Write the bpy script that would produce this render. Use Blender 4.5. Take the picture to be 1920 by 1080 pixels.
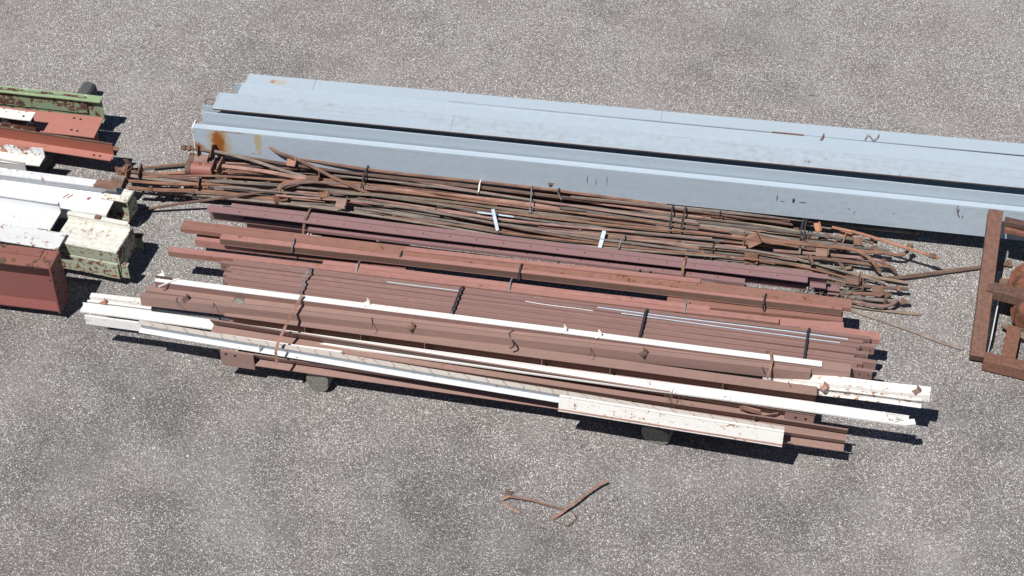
import bpy, math, random
from mathutils import Vector, Matrix
R = math.radians
scene = bpy.context.scene
for o in list(bpy.data.objects): bpy.data.objects.remove(o)

# ---------------------------------------------------------------- camera, sky, sun, exposure
FPX, PITCH, DIST = 3500.0, R(43), 16.7
cam_d = bpy.data.cameras.new('camera'); cam = bpy.data.objects.new('camera', cam_d)
scene.collection.objects.link(cam); scene.camera = cam
cam_d.sensor_width = 36; cam_d.lens = 36 * FPX / 1920; cam_d.clip_end = 500
CAM = Vector((0, -DIST * math.cos(PITCH), DIST * math.sin(PITCH)))
cam.location = CAM; cam.rotation_euler = (math.pi / 2 - PITCH, 0, 0)
S = Vector((0.345, 0.50, -1.0)).normalized()          # way the sunlight travels
elev = math.asin(-S.z); azim = math.atan2(-S.x, -S.y)  # where the sun stands, clockwise from +Y
w = bpy.data.worlds.new('World'); scene.world = w; w.use_nodes = True
nt = w.node_tree; bg = nt.nodes['Background']
sky = nt.nodes.new('ShaderNodeTexSky'); sky.sky_type = 'NISHITA'; sky.sun_disc = False
sky.sun_elevation = elev; sky.sun_rotation = azim; sky.air_density = 0.7; sky.dust_density = 0.0; sky.altitude = 500
nt.links.new(sky.outputs[0], bg.inputs[0]); bg.inputs[1].default_value = 0.05
sd = bpy.data.lights.new('sun', 'SUN'); sun = bpy.data.objects.new('sun', sd); scene.collection.objects.link(sun)
sd.energy = 5.0; sd.angle = R(0.5); sd.color = (1.0, 0.965, 0.92)
sun.rotation_euler = S.to_track_quat('-Z', 'Y').to_euler(); sun.location = (-6, -9, 18)
vs = scene.view_settings; vs.view_transform = 'Standard'; vs.look = 'None'; vs.gamma = 1; vs.exposure = 0.1

FW = Vector((0, math.cos(PITCH), -math.sin(PITCH))); UP = Vector((0, math.sin(PITCH), math.cos(PITCH)))
def P(px, py, z=0.0):                                  # a point at height z, surveyed from the photograph
    d = FW + Vector((1, 0, 0)) * ((px - 960) / FPX) + UP * ((540 - py) / FPX)
    return CAM + d * ((z - CAM.z) / d.z)

# ---------------------------------------------------------------- materials
def N(nt, t, **kw):
    n = nt.nodes.new(t)
    for k, v in kw.items():
        if isinstance(k, str) and hasattr(n, k): setattr(n, k, v)
        else: n.inputs[k.replace('_', ' ')].default_value = v
    return n
def L(nt, a, b): nt.links.new(a, b)
def ramp(nt, src, stops):
    r = nt.nodes.new('ShaderNodeValToRGB'); e = r.color_ramp.elements
    while len(e) < len(stops): e.new(0.5)
    for i, (p, c) in enumerate(stops):
        e[i].position = p; e[i].color = (c, c, c, 1) if isinstance(c, (int, float)) else (*c, 1)
    L(nt, src, r.inputs[0]); return r.outputs[0]
def mix(nt, f, a, b, mode='MIX'):
    m = nt.nodes.new('ShaderNodeMix'); m.data_type = 'RGBA'; m.blend_type = mode
    for i, v in ((0, f), (6, a), (7, b)):
        if isinstance(v, (int, float)): m.inputs[i].default_value = v
        elif isinstance(v, tuple): m.inputs[i].default_value = (*v, 1)
        else: L(nt, v, m.inputs[i])
    return m.outputs[2]
def math_(nt, op, a, b=0.0, c=None):
    m = nt.nodes.new('ShaderNodeMath'); m.operation = op
    for i, v in enumerate((a, b) if c is None else (a, b, c)):
        if isinstance(v, (int, float)): m.inputs[i].default_value = v
        else: L(nt, v, m.inputs[i])
    return m.outputs[0]
def noise(nt, vec, scale, detail=4, rough=0.6):
    n = N(nt, 'ShaderNodeTexNoise'); n.inputs['Scale'].default_value = scale
    n.inputs['Detail'].default_value = detail; n.inputs['Roughness'].default_value = rough
    L(nt, vec, n.inputs['Vector']); return n.outputs['Fac']
def base_mat(name):
    m = bpy.data.materials.new(name); m.use_nodes = True; nt = m.node_tree
    return m, nt, nt.nodes['Principled BSDF']
def coords(nt, stretch=(1, 1, 1)):
    tc = N(nt, 'ShaderNodeTexCoord'); oi = N(nt, 'ShaderNodeObjectInfo')
    off = nt.nodes.new('ShaderNodeVectorMath'); off.operation = 'ADD'
    sc = nt.nodes.new('ShaderNodeVectorMath'); sc.operation = 'SCALE'; sc.inputs[0].default_value = (37.1, 17.3, 9.7)
    L(nt, oi.outputs['Random'], sc.inputs['Scale'])
    mp = N(nt, 'ShaderNodeMapping'); mp.inputs['Scale'].default_value = stretch
    L(nt, tc.outputs['Object'], mp.inputs[0])
    L(nt, mp.outputs[0], off.inputs[0]); L(nt, sc.outputs[0], off.inputs[1])
    return tc.outputs['Object'], off.outputs[0], oi.outputs['Random']
def paint(name, base, rust=(0.16, 0.055, 0.025), amount=0.1, streak=0.0, dirt=0.15, rough=0.55, dirtcol=(0.12, 0.10, 0.085),
          spots=(), fine=14, vary=0.12, stain=None, metal=0.0, tick=0, patch=None, patch_amt=0.0):
    """painted steel: tone drift, dust, chips down to rust, rust stains (spots = local x,y,z, radius)"""
    m, nt, b = base_mat(name)
    raw, v, rnd = coords(nt); _, vl, _ = coords(nt, (0.25, 1.6, 1.6)); 
    n1 = noise(nt, vl, 2.2, 5); n2 = noise(nt, v, fine, 6, 0.65); n3 = noise(nt, v, fine * 5, 3)
    dark = tuple(c * (1 - vary) for c in base); lite = tuple(min(1, c * (1 + vary)) for c in base)
    col = mix(nt, ramp(nt, n1, [(0.3, 0), (0.7, 1)]), dark, lite)
    hv = N(nt, 'ShaderNodeHueSaturation'); L(nt, col, hv.inputs['Color'])
    L(nt, math_(nt, 'MULTIPLY_ADD', rnd, vary * 1.2, 1 - vary * 0.6), hv.inputs['Value']); col = hv.outputs[0]
    if patch:                                                     # worn through to another coat
        np_ = noise(nt, v, 5.5, 6, 0.62)
        col = mix(nt, ramp(nt, np_, [(0.70 - patch_amt, 0), (0.72 - patch_amt, 1)]), col, patch)
    dm = ramp(nt, math_(nt, 'MULTIPLY', n1, n2), [(0.22, 0), (0.42, 1)])
    col = mix(nt, math_(nt, 'MULTIPLY', dm, dirt), col, dirtcol)
    if streak:                                                    # long fine scratches and run-off lines
        _, vs_, _ = coords(nt, (0.12, 9, 9)); ns = noise(nt, vs_, 9, 3)
        col = mix(nt, math_(nt, 'MULTIPLY', ramp(nt, ns, [(0.52, 0), (0.72, 1)]), streak), col, dirtcol)
        _, vt_, _ = coords(nt, (7, 1.2, 1.2)); ns = noise(nt, vt_, 5, 3)
        col = mix(nt, math_(nt, 'MULTIPLY', ramp(nt, ns, [(0.60, 0), (0.74, 1)]), streak * 0.6), col, dirtcol)
    if tick:                                                      # bars of dust left where purlins lay across
        sx = N(nt, 'ShaderNodeSeparateXYZ'); L(nt, raw, sx.inputs[0])
        a = math_(nt, 'ADD', math_(nt, 'ADD', sx.outputs[0], math_(nt, 'MULTIPLY', n1, 0.5)), math_(nt, 'MULTIPLY', sx.outputs[1], 1.2))
        fr = math_(nt, 'FRACT', math_(nt, 'MULTIPLY', a, tick))
        tk = ramp(nt, math_(nt, 'ADD', fr, math_(nt, 'MULTIPLY', math_(nt, 'ADD', n2, n1), 0.14)), [(0.0, 0), (0.86, 0), (0.90, 1), (0.97, 1), (1.0, 0)])
        col = mix(nt, math_(nt, 'MULTIPLY', tk, 0.5), col, (0.17, 0.09, 0.07))
    rm = ramp(nt, math_(nt, 'ADD', math_(nt, 'MULTIPLY', n2, 0.75), math_(nt, 'MULTIPLY', n1, 0.35)),
              [(0.76 - amount, 0), (0.785 - amount, 1)])
    rc = mix(nt, ramp(nt, n3, [(0.35, 0), (0.65, 1)]), tuple(c * 0.5 for c in rust), tuple(c * 1.5 for c in rust))
    halo = ramp(nt, math_(nt, 'ADD', math_(nt, 'MULTIPLY', n2, 0.75), math_(nt, 'MULTIPLY', n1, 0.35)), [(0.70 - amount, 0), (0.77 - amount, 1)])
    col = mix(nt, math_(nt, 'MULTIPLY', halo, 0.25), col, stain or (0.35, 0.16, 0.06))
    col = mix(nt, rm, col, rc)
    for (sx_, sy_, sz_, rx, ry, rz, sc_) in spots:
        vm = nt.nodes.new('ShaderNodeVectorMath'); vm.operation = 'SUBTRACT'; L(nt, raw, vm.inputs[0]); vm.inputs[1].default_value = (sx_, sy_, sz_)
        vd = nt.nodes.new('ShaderNodeVectorMath'); vd.operation = 'DIVIDE'; L(nt, vm.outputs[0], vd.inputs[0]); vd.inputs[1].default_value = (rx, ry, rz)
        vn = nt.nodes.new('ShaderNodeVectorMath'); vn.operation = 'LENGTH'; L(nt, vd.outputs[0], vn.inputs[0])
        q = math_(nt, 'ADD', vn.outputs['Value'], math_(nt, 'MULTIPLY', n2, 0.9))
        col = mix(nt, ramp(nt, q, [(0.75, 1), (1.35, 0)]), col, sc_)
    L(nt, col, b.inputs['Base Color'])
    L(nt, math_(nt, 'ADD', math_(nt, 'MULTIPLY', rm, 0.3), rough), b.inputs['Roughness'])
    b.inputs['Specular IOR Level'].default_value = 0.35
    b.inputs['Metallic'].default_value = metal
    bp = N(nt, 'ShaderNodeBump'); bp.inputs['Strength'].default_value = 0.35; bp.inputs['Distance'].default_value = 0.004
    L(nt, math_(nt, 'ADD', n2, math_(nt, 'MULTIPLY', rm, 0.25)), bp.inputs['Height']); L(nt, bp.outputs[0], b.inputs['Normal'])
    return m
def rusty(name, a, b_, c, hi=0.3, sc=10, stretch=(0.5, 2, 2)):
    m, nt, b = base_mat(name); raw, v, rnd = coords(nt, stretch)
    n1 = noise(nt, v, sc, 6, 0.7); n2 = noise(nt, v, sc * 6, 4, 0.7)
    col = mix(nt, ramp(nt, n1, [(0.36, 0), (0.64, 1)]), a, b_)
    col = mix(nt, math_(nt, 'MULTIPLY', ramp(nt, n2, [(0.55, 0), (0.7, 1)]), hi), col, c)
    hv = N(nt, 'ShaderNodeHueSaturation'); L(nt, col, hv.inputs['Color'])
    L(nt, math_(nt, 'MULTIPLY_ADD', rnd, 0.7, 0.6), hv.inputs['Value'])
    L(nt, math_(nt, 'MULTIPLY_ADD', rnd, 0.3, 0.7), hv.inputs['Saturation'])
    L(nt, hv.outputs[0], b.inputs['Base Color']); b.inputs['Roughness'].default_value = 0.72
    b.inputs['Specular IOR Level'].default_value = 0.3
    bp = N(nt, 'ShaderNodeBump'); bp.inputs['Strength'].default_value = 0.5; bp.inputs['Distance'].default_value = 0.003
    L(nt, n2, bp.inputs['Height']); L(nt, bp.outputs[0], b.inputs['Normal'])
    return m
def plain(name, col, rough=0.6, sc=12, vary=0.35, metal=0):
    m, nt, b = base_mat(name); raw, v, rnd = coords(nt)
    n1 = noise(nt, v, sc, 5)
    c = mix(nt, n1, tuple(x * (1 - vary) for x in col), tuple(min(1, x * (1 + vary)) for x in col))
    L(nt, c, b.inputs['Base Color']); b.inputs['Roughness'].default_value = rough; b.inputs['Metallic'].default_value = metal
    return m
BLUE = (0.405, 0.48, 0.55)
SP_O = (0.30, 0.10, 0.025)
M = {}
M['blue'] = paint('blue_grey_paint', BLUE, amount=0.0, streak=0.12, dirt=0.12, vary=0.045, dirtcol=(0.22, 0.21, 0.2), rough=0.45)
M['blue_worn'] = paint('blue_grey_scuffed_paint', BLUE, rust=(0.05, 0.05, 0.045), amount=0.045, streak=0.3, dirt=0.3, vary=0.06, dirtcol=(0.2, 0.18, 0.15), rough=0.45)
M['blue_edge'] = paint('blue_grey_edge', (0.33, 0.37, 0.40), amount=0.05, dirt=0.3)
M['blue_back'] = paint('blue_grey_back_flange_paint', BLUE, amount=0.0, streak=0.1, dirt=0.1, vary=0.04, dirtcol=(0.24, 0.22, 0.2), rough=0.45,
                       spots=[(0.27, 0.07, 0.335, 0.10, 0.06, 0.2, (0.42, 0.17, 0.045)), (0.33, 0.07, 0.335, 0.16, 0.08, 0.2, (0.44, 0.40, 0.36))])
M['blue_front'] = paint('blue_grey_web_paint', BLUE, rust=(0.05, 0.05, 0.045), amount=0.02, streak=0.2, dirt=0.22, vary=0.06, dirtcol=(0.2, 0.18, 0.15), rough=0.45,
                        spots=[(0.24, 0.0, 0.20, 0.24, 0.6, 0.6, (0.42, 0.36, 0.26)), (0.24, 0.0, 0.18, 0.13, 0.3, 0.36, SP_O), (0.03, 0, 0.10, 0.14, 0.3, 0.12, SP_O), (0.40, 0, 0.33, 0.36, .3, .03, SP_O), (0.62, 0, 0.25, 0.08, 0.3, 0.36, (0.42, 0.36, 0.24))] +
    [(x_, 0, z_, rx_, .3, rz_, (0.05, 0.06, 0.06)) for (x_, z_, rx_, rz_) in ((3.72, .2, .008, .12), (3.80, .17, .008, .10), (3.9, .2, .008, .13), (5.45, .2, .012, .09), (5.60, .19, .03, .07), (5.68, .18, .07, .014), (5.5, .17, .05, .012), (6.1, .16, .03, .012), (6.15, .12, .008, .05), (6.5, .16, .02, .012), (7.1, .2, .008, .05), (7.35, .16, .01, .1), (7.5, .14, .014, .16))])
M['brown'] = paint('brown_primer', (0.262, 0.158, 0.142), amount=0.05, streak=0.55, dirt=0.5, vary=0.17, dirtcol=(0.16, 0.10, 0.075))
M['brown2'] = paint('brown_dusty_primer', (0.30, 0.19, 0.165), amount=0.04, streak=0.5, dirt=0.55, vary=0.14, dirtcol=(0.22, 0.155, 0.12))
M['red'] = paint('red_oxide_primer', (0.39, 0.20, 0.175), amount=0.075, streak=0.5, dirt=0.5, vary=0.1, dirtcol=(0.19, 0.09, 0.06))
M['redbrown'] = paint('rust_brown_primer', (0.29, 0.148, 0.118), amount=0.11, streak=0.5, dirt=0.6, vary=0.15, dirtcol=(0.15, 0.085, 0.055))
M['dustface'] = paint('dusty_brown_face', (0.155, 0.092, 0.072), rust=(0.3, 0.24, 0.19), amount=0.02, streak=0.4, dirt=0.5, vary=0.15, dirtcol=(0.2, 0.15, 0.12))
M['purple'] = paint('plum_paint', (0.27, 0.158, 0.163), rust=(0.4, 0.35, 0.33), amount=-0.03, streak=0.25, dirt=0.3, vary=0.09, rough=0.4)
M['white'] = paint('white_paint', (0.75, 0.745, 0.73), rust=(0.26, 0.12, 0.06), fine=30, amount=0.065, streak=0.12, dirt=0.15, vary=0.04, stain=(0.62, 0.40, 0.22), dirtcol=(0.4, 0.33, 0.26))
M['white_rusty'] = paint('white_rusty_paint', (0.76, 0.75, 0.72), rust=(0.25, 0.10, 0.04), fine=26, amount=0.125, streak=0.25, dirt=0.25, vary=0.05, stain=(0.62, 0.42, 0.27), dirtcol=(0.42, 0.36, 0.31))
M['white_tick'] = paint('white_dusty_flange', (0.52, 0.48, 0.44), rust=(0.26, 0.12, 0.06), amount=0.03, streak=0.35, dirt=0.4, vary=0.05, tick=7.0, dirtcol=(0.35, 0.25, 0.2))
M['cool_white'] = paint('cool_white_paint', (0.70, 0.72, 0.74), rust=(0.22, 0.09, 0.05), fine=24, amount=0.07, streak=0.3, dirt=0.3, vary=0.04, stain=(0.6, 0.45, 0.4), dirtcol=(0.45, 0.42, 0.4))
M['cool_patch'] = paint('cool_white_chipped_paint', (0.70, 0.71, 0.72), rust=(0.22, 0.08, 0.045), amount=0.12, fine=22, streak=0.1, dirt=0.12, vary=0.04, patch=(0.42, 0.2, 0.17), patch_amt=0.12)
M['cream'] = paint('cream_paint', (0.73, 0.715, 0.655), rust=(0.22, 0.09, 0.04), fine=24, amount=0.10, streak=0.3, dirt=0.45, vary=0.05, patch=(0.30, 0.38, 0.27), patch_amt=0.02, stain=(0.6, 0.42, 0.2))
M['palegreen'] = paint('pale_green_chipped_paint', (0.36, 0.40, 0.31), rust=(0.15, 0.06, 0.035), amount=0.185, streak=0.45, dirt=0.5, vary=0.12, fine=22)
M['green'] = paint('green_chipped_paint', (0.225, 0.31, 0.20), rust=(0.11, 0.05, 0.04), amount=0.215, streak=0.1, dirt=0.1, vary=0.12, fine=9)
M['greentop'] = paint('green_flange_paint', (0.27, 0.36, 0.21), rust=(0.13, 0.06, 0.045), amount=0.05, dirt=0.2, vary=0.1, patch=(0.52, 0.54, 0.42), patch_amt=0.1)
M['salmon'] = paint('salmon_primer', (0.42, 0.18, 0.145), amount=0.06, streak=0.25, dirt=0.35, vary=0.06, dirtcol=(0.25, 0.13, 0.1))
M['oxide'] = paint('oxide_girder_paint', (0.225, 0.08, 0.072), rust=(0.11, 0.06, 0.045), amount=0.07, streak=0.25, dirt=0.4, vary=0.07, rough=0.5)
M['oxide_top'] = paint('oxide_girder_top_paint', (0.25, 0.105, 0.09), rust=(0.10, 0.06, 0.045), amount=0.17, streak=0.1, dirt=0.3, vary=0.1)
M['rust'] = rusty('rust', (0.12, 0.06, 0.042), (0.24, 0.125, 0.08), (0.36, 0.21, 0.14))
M['rust_o'] = rusty('orange_rust', (0.22, 0.10, 0.06), (0.36, 0.17, 0.105), (0.46, 0.27, 0.18))
M['rust_g'] = rusty('grey_brown_rust', (0.13, 0.105, 0.09), (0.25, 0.205, 0.175), (0.40, 0.34, 0.30))
M['rust_p'] = rusty('pink_rust', (0.22, 0.11, 0.085), (0.38, 0.21, 0.17), (0.46, 0.30, 0.24))
M['rust_y'] = rusty('tan_rust', (0.17, 0.12, 0.08), (0.31, 0.225, 0.155), (0.42, 0.33, 0.24))
M['frame'] = rusty('brown_frame_rust', (0.12, 0.055, 0.035), (0.21, 0.09, 0.055), (0.3, 0.16, 0.1), stretch=(3, 3, 3), hi=0.25)
M['black'] = plain('black_strap_steel', (0.035, 0.035, 0.04), 0.45)
M['steel'] = plain('grey_strap_steel', (0.17, 0.17, 0.175), 0.4)
M['hole'] = plain('dark_hole', (0.01, 0.008, 0.007), 0.9)
M['pale'] = plain('pale_blue_paint', (0.5, 0.6, 0.68), 0.5)
M['whiteband'] = plain('white_band', (0.7, 0.66, 0.62), 0.5)
M['twig'] = plain('dry_stem', (0.20, 0.18, 0.15), 0.8)

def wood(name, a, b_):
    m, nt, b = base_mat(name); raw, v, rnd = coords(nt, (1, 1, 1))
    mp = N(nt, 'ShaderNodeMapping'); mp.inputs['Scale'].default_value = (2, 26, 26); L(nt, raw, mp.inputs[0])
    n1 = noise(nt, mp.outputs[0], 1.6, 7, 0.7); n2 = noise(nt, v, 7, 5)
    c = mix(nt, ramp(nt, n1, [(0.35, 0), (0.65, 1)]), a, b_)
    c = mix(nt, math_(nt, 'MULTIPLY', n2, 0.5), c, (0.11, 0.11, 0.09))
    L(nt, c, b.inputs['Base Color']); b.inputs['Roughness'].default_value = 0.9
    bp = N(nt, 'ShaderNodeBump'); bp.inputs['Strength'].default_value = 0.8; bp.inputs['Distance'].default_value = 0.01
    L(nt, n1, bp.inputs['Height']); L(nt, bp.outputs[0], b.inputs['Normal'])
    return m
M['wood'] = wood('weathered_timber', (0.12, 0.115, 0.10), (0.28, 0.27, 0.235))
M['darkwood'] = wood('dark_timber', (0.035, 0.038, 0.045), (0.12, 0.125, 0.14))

def gravel_mat():
    m, nt, b = base_mat('exposed_aggregate_asphalt')
    tc = N(nt, 'ShaderNodeTexCoord'); v = tc.outputs['Object']
    def vor(scale):
        x = N(nt, 'ShaderNodeTexVoronoi'); x.feature = 'F1'; x.inputs['Scale'].default_value = scale; x.inputs['Randomness'].default_value = 1
        L(nt, v, x.inputs['Vector']); return x
    a = vor(72); c = vor(120)
    sa = N(nt, 'ShaderNodeSeparateColor'); L(nt, a.outputs['Color'], sa.inputs[0])
    sc_ = N(nt, 'ShaderNodeSeparateColor'); L(nt, c.outputs['Color'], sc_.inputs[0])
    big = noise(nt, v, 0.42, 3, 0.5); mid = noise(nt, v, 1.7, 5, 0.6); fine = noise(nt, v, 28, 4, 0.7)
    sp = N(nt, 'ShaderNodeSeparateXYZ'); L(nt, v, sp.inputs[0])
    # the yard is more worn and paler at the back, where traffic passes, than along the near side
    worn = ramp(nt, math_(nt, 'MULTIPLY_ADD', sp.outputs[1], 0.1, 0.5), [(0.30, 0.0), (0.72, 0.12)])
    tone = ramp(nt, math_(nt, 'ADD', worn, math_(nt, 'ADD', math_(nt, 'MULTIPLY', big, 0.62), math_(nt, 'MULTIPLY', mid, 0.38))), [(0.40, 0), (0.60, 1)])
    # small stones
    small = ramp(nt, sc_.outputs[0], [(0, (0.13, 0.118, 0.114)), (0.4, (0.21, 0.195, 0.187)), (0.7, (0.32, 0.302, 0.29)), (0.9, (0.46, 0.44, 0.42)), (1.0, (0.85, 0.83, 0.80))])
    binder = (0.095, 0.086, 0.084)
    col = mix(nt, ramp(nt, c.outputs['Distance'], [(0.35, 0), (0.62, 0.75)]), small, binder)
    # larger stones sit among them
    large = ramp(nt, sa.outputs[1], [(0, (0.20, 0.175, 0.155)), (0.5, (0.36, 0.335, 0.31)), (0.85, (0.56, 0.54, 0.51)), (1, (0.82, 0.80, 0.77))])
    lm = math_(nt, 'MULTIPLY', ramp(nt, a.outputs['Distance'], [(0.30, 1), (0.42, 0)]), ramp(nt, sa.outputs[0], [(0.60, 0), (0.66, 1)]))
    col = mix(nt, lm, col, large)
    hv = N(nt, 'ShaderNodeHueSaturation'); L(nt, col, hv.inputs['Color'])
    L(nt, math_(nt, 'MULTIPLY_ADD', tone, 0.48, 0.79), hv.inputs['Value']); hv.inputs['Saturation'].default_value = 0.85
    col = hv.outputs[0]
    # dirt and film between stones, browner in places, bluish wash in others
    film = noise(nt, v, 0.8, 4, 0.6)
    col = mix(nt, math_(nt, 'MULTIPLY', ramp(nt, film, [(0.45, 0), (0.68, 1)]), 0.22), col, (0.15, 0.12, 0.115))
    pale = noise(nt, v, 1.15, 3, 0.5)
    col = mix(nt, math_(nt, 'MULTIPLY', ramp(nt, pale, [(0.48, 0), (0.72, 1)]), 0.30), col, (0.36, 0.345, 0.345))
    moss = noise(nt, v, 3.1, 6, 0.7)
    col = mix(nt, math_(nt, 'MULTIPLY', ramp(nt, moss, [(0.66, 0), (0.74, 1)]), 0.4), col, (0.16, 0.145, 0.07))
    L(nt, col, b.inputs['Base Color']); b.inputs['Roughness'].default_value = 0.85; b.inputs['Specular IOR Level'].default_value = 0.25
    h = math_(nt, 'ADD', math_(nt, 'SUBTRACT', 1.0, a.outputs['Distance']), math_(nt, 'MULTIPLY', math_(nt, 'SUBTRACT', 1.0, c.outputs['Distance']), 0.8))
    bp = N(nt, 'ShaderNodeBump'); bp.inputs['Strength'].default_value = 0.6; bp.inputs['Distance'].default_value = 0.006
    L(nt, h, bp.inputs['Height']); L(nt, bp.outputs[0], b.inputs['Normal'])
    return m
M['gravel'] = gravel_mat()

# ---------------------------------------------------------------- builders
col_ = scene.collection
class MB:
    def __init__(s): s.v = []; s.f = []
    def add(s, vs_, fs):
        n = len(s.v); s.v += [tuple(x) for x in vs_]; s.f += [tuple(i + n for i in f) for f in fs]
    def box(s, x0, x1, y0, y1, z0, z1, nx=1, fn=None):
        vs_ = []; fs = []
        for i in range(nx + 1):
            x = x0 + (x1 - x0) * i / nx
            for (y, z) in ([(q[0], q[1] + z0) for q in y0] if y1 is None else ((y0, z0), (y1, z0), (y1, z1), (y0, z1))):
                vs_.append(fn(x, y, z) if fn else (x, y, z))
        for i in range(nx):
            a = i * 4
            for k in range(4): fs.append((a + k, a + 4 + k, a + 4 + (k + 1) % 4, a + (k + 1) % 4))
        fs.append((0, 1, 2, 3)); e = nx * 4; fs.append((e + 3, e + 2, e + 1, e))
        s.add(vs_, fs)
    def tube(s, pts, r, n=8, rs=None, cap=True):
        pts = [Vector(p) for p in pts]; vs_ = []; fs = []
        for i, p in enumerate(pts):
            t = (pts[min(i + 1, len(pts) - 1)] - pts[max(i - 1, 0)]).normalized()
            a = t.cross(Vector((0, 0, 1)));  a = a.normalized() if a.length > 1e-4 else Vector((1, 0, 0))
            b = a.cross(t).normalized(); rr = rs[i] if rs else r
            for k in range(n):
                an = 2 * math.pi * k / n
                vs_.append(p + (a * math.cos(an) + b * math.sin(an)) * rr)
        for i in range(len(pts) - 1):
            for k in range(n):
                fs.append((i * n + k, i * n + (k + 1) % n, (i + 1) * n + (k + 1) % n, (i + 1) * n + k))
        if cap: fs.append(tuple(range(n))[::-1]); fs.append(tuple((len(pts) - 1) * n + k for k in range(n)))
        s.add(vs_, fs)
    def build(s, name, mat, parent=None, mw=None, smooth=False, bevel=0):
        me = bpy.data.meshes.new(name); me.from_pydata(s.v, [], s.f); me.update()
        import bmesh
        bm = bmesh.new(); bm.from_mesh(me); bmesh.ops.recalc_face_normals(bm, faces=bm.faces); bm.to_mesh(me); bm.free()
        me.materials.append(mat)
        if smooth:
            for p in me.polygons: p.use_smooth = True
            me.set_sharp_from_angle(angle=R(40)) if hasattr(me, 'set_sharp_from_angle') else None
        o = bpy.data.objects.new(name, me); col_.objects.link(o)
        if parent is not None: o.parent = parent
        if mw is not None: o.matrix_world = mw
        if bevel:
            md = o.modifiers.new('bevel', 'BEVEL'); md.width = bevel; md.segments = 2; md.limit_method = 'ANGLE'
        return o
def tag(o, label=None, cat=None, group=None, kind=None):
    if label: o['label'] = label
    if cat: o['category'] = cat
    if group: o['group'] = group
    if kind: o['kind'] = kind
    return o
def empty(name, mw):
    o = bpy.data.objects.new(name, None); o.empty_display_size = 0.1; col_.objects.link(o); o.matrix_world = mw; return o
def frame_of(A, B, H=0.0):
    X = (B - A).normalized(); Y = Vector((0, 0, 1)).cross(X).normalized(); Z = X.cross(Y)
    m = Matrix((X, Y, Z)).transposed().to_4x4(); m.translation = A - Z * H
    return m
rng = random.Random(7)
# sections: lists of (part, y0, y1, w0, w1) ; y runs back from the front top edge, w down from it (negative)
def sec_cee(H, F, t=0.006, lip=0.0):       # channel open to the camera
    s = [('top_flange', 0, F, -t, 0), ('web', F - t, F, -H + t, -t), ('bottom_flange', 0, F, -H, -H + t)]
    if lip: s.append(('lip', 0, t * 0.7, -t - lip, -t))
    return s
def sec_face(H, F, t=0.006, foot=0.0):     # channel with its web towards the camera
    return [('top_flange', 0, F, -t, 0), ('web', 0.0, t, -H + t, -t), ('bottom_flange', -foot, F, -H, -H + t)]
def sec_lean(H, F, t=0.006):                # rolled purlin: its back leg leans over towards the camera side, foot kicked forward
    k = F / (H - .015)
    return [('back_leg', [(0, 0), (t, 0), (F + t, -H + .015), (F, -H + .015)]), ('foot', [(F + t, -H + .0148), (F + t, -H + .0148 - t), (-.005, -H), (-.005, -H + t)]),
            ('top_lip', [(0, 0.0), (0, t * .5), (.014, t * .5), (.014, 0.0)])]
def sec_i(H, F, t=0.012, tw=0.009, off=0):
    return [('top_flange', 0, F, -t, 0), ('web', F / 2 - tw / 2, F / 2 + tw / 2, -H + t, -t), ('bottom_flange', 0, F, -H, -H + t)]
def sec_up(H, F, t=0.008, front=None):     # channel lying on its web, flanges up; origin is the front top edge
    return [('front_flange', 0, t, -(front or H), 0), ('web', t, F - t, -H, -H + t), ('back_flange', F - t, F, -H, 0)]
def member(name, label, cat, pL, pR, sec, mats, group=None, bow=0.004, nx=24, noz=False, bevel=0):
    """a long straight piece: pL, pR = (px, py, z) of the ends of its front top edge"""
    sec = [(e[0], [(e[1], e[3]), (e[2], e[3]), (e[2], e[4]), (e[1], e[4])]) if len(e) == 5 else e for e in sec]
    A, B = P(*pL), P(*pR); H = -min(q[1] for e in sec for q in e[1]); LEN = (B - A).length
    mw = frame_of(A, B, H); root = empty(name, mw); tag(root, label, cat, group)
    a1, a2, p1, p2 = rng.uniform(-1, 1) * bow, rng.uniform(-1, 1) * bow, rng.uniform(0, 6), rng.uniform(0, 6)
    def fn(x, y, z):
        t = x / LEN
        return (x, y + a1 * math.sin(math.pi * t * 2 + p1) + a2 * 0.4 * math.sin(t * 17 + p2), z + 0.5 * a2 * math.sin(math.pi * t * 3 + p2))
    for (pn, quad) in sec:
        b = MB(); b.box(0, LEN, quad, None, H, None, nx, fn)
        mt = mats if not isinstance(mats, dict) else (mats[pn] if pn in mats else mats['*'])
        o = b.build(pn, mt, root, mw, bevel=bevel)
    root['len'] = LEN; root['h'] = H
    return root
def part_box(root, name, x0, x1, y0, y1, w0, w1, mat, rot=None, label=None, bevel=0):
    """an extra piece on a member, local x along it (negative = from the right end), w below the top edge"""
    LEN, H = root['len'], root['h']
    if x0 < 0 and x1 <= 0 and x0 < -0.0 and abs(x0) < LEN and root.get('fromright', 0): x0, x1 = LEN + x0, LEN + x1
    b = MB(); cx, cy, cz = (x0 + x1) / 2, (y0 + y1) / 2, (w0 + w1) / 2 + H
    hx, hy, hz = (x1 - x0) / 2, (y1 - y0) / 2, (w1 - w0) / 2
    b.box(-hx, hx, -hy, hy, -hz, hz)
    mw = root.matrix_world @ Matrix.Translation((cx, cy, cz))
    if rot: mw = mw @ Matrix.Rotation(rot[0], 4, 'Z') @ Matrix.Rotation(rot[1], 4, 'X') @ Matrix.Rotation(rot[2], 4, 'Y')
    o = b.build(name, mat, root, mw, bevel=bevel)
    if label: o['label'] = label
    return o
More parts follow.
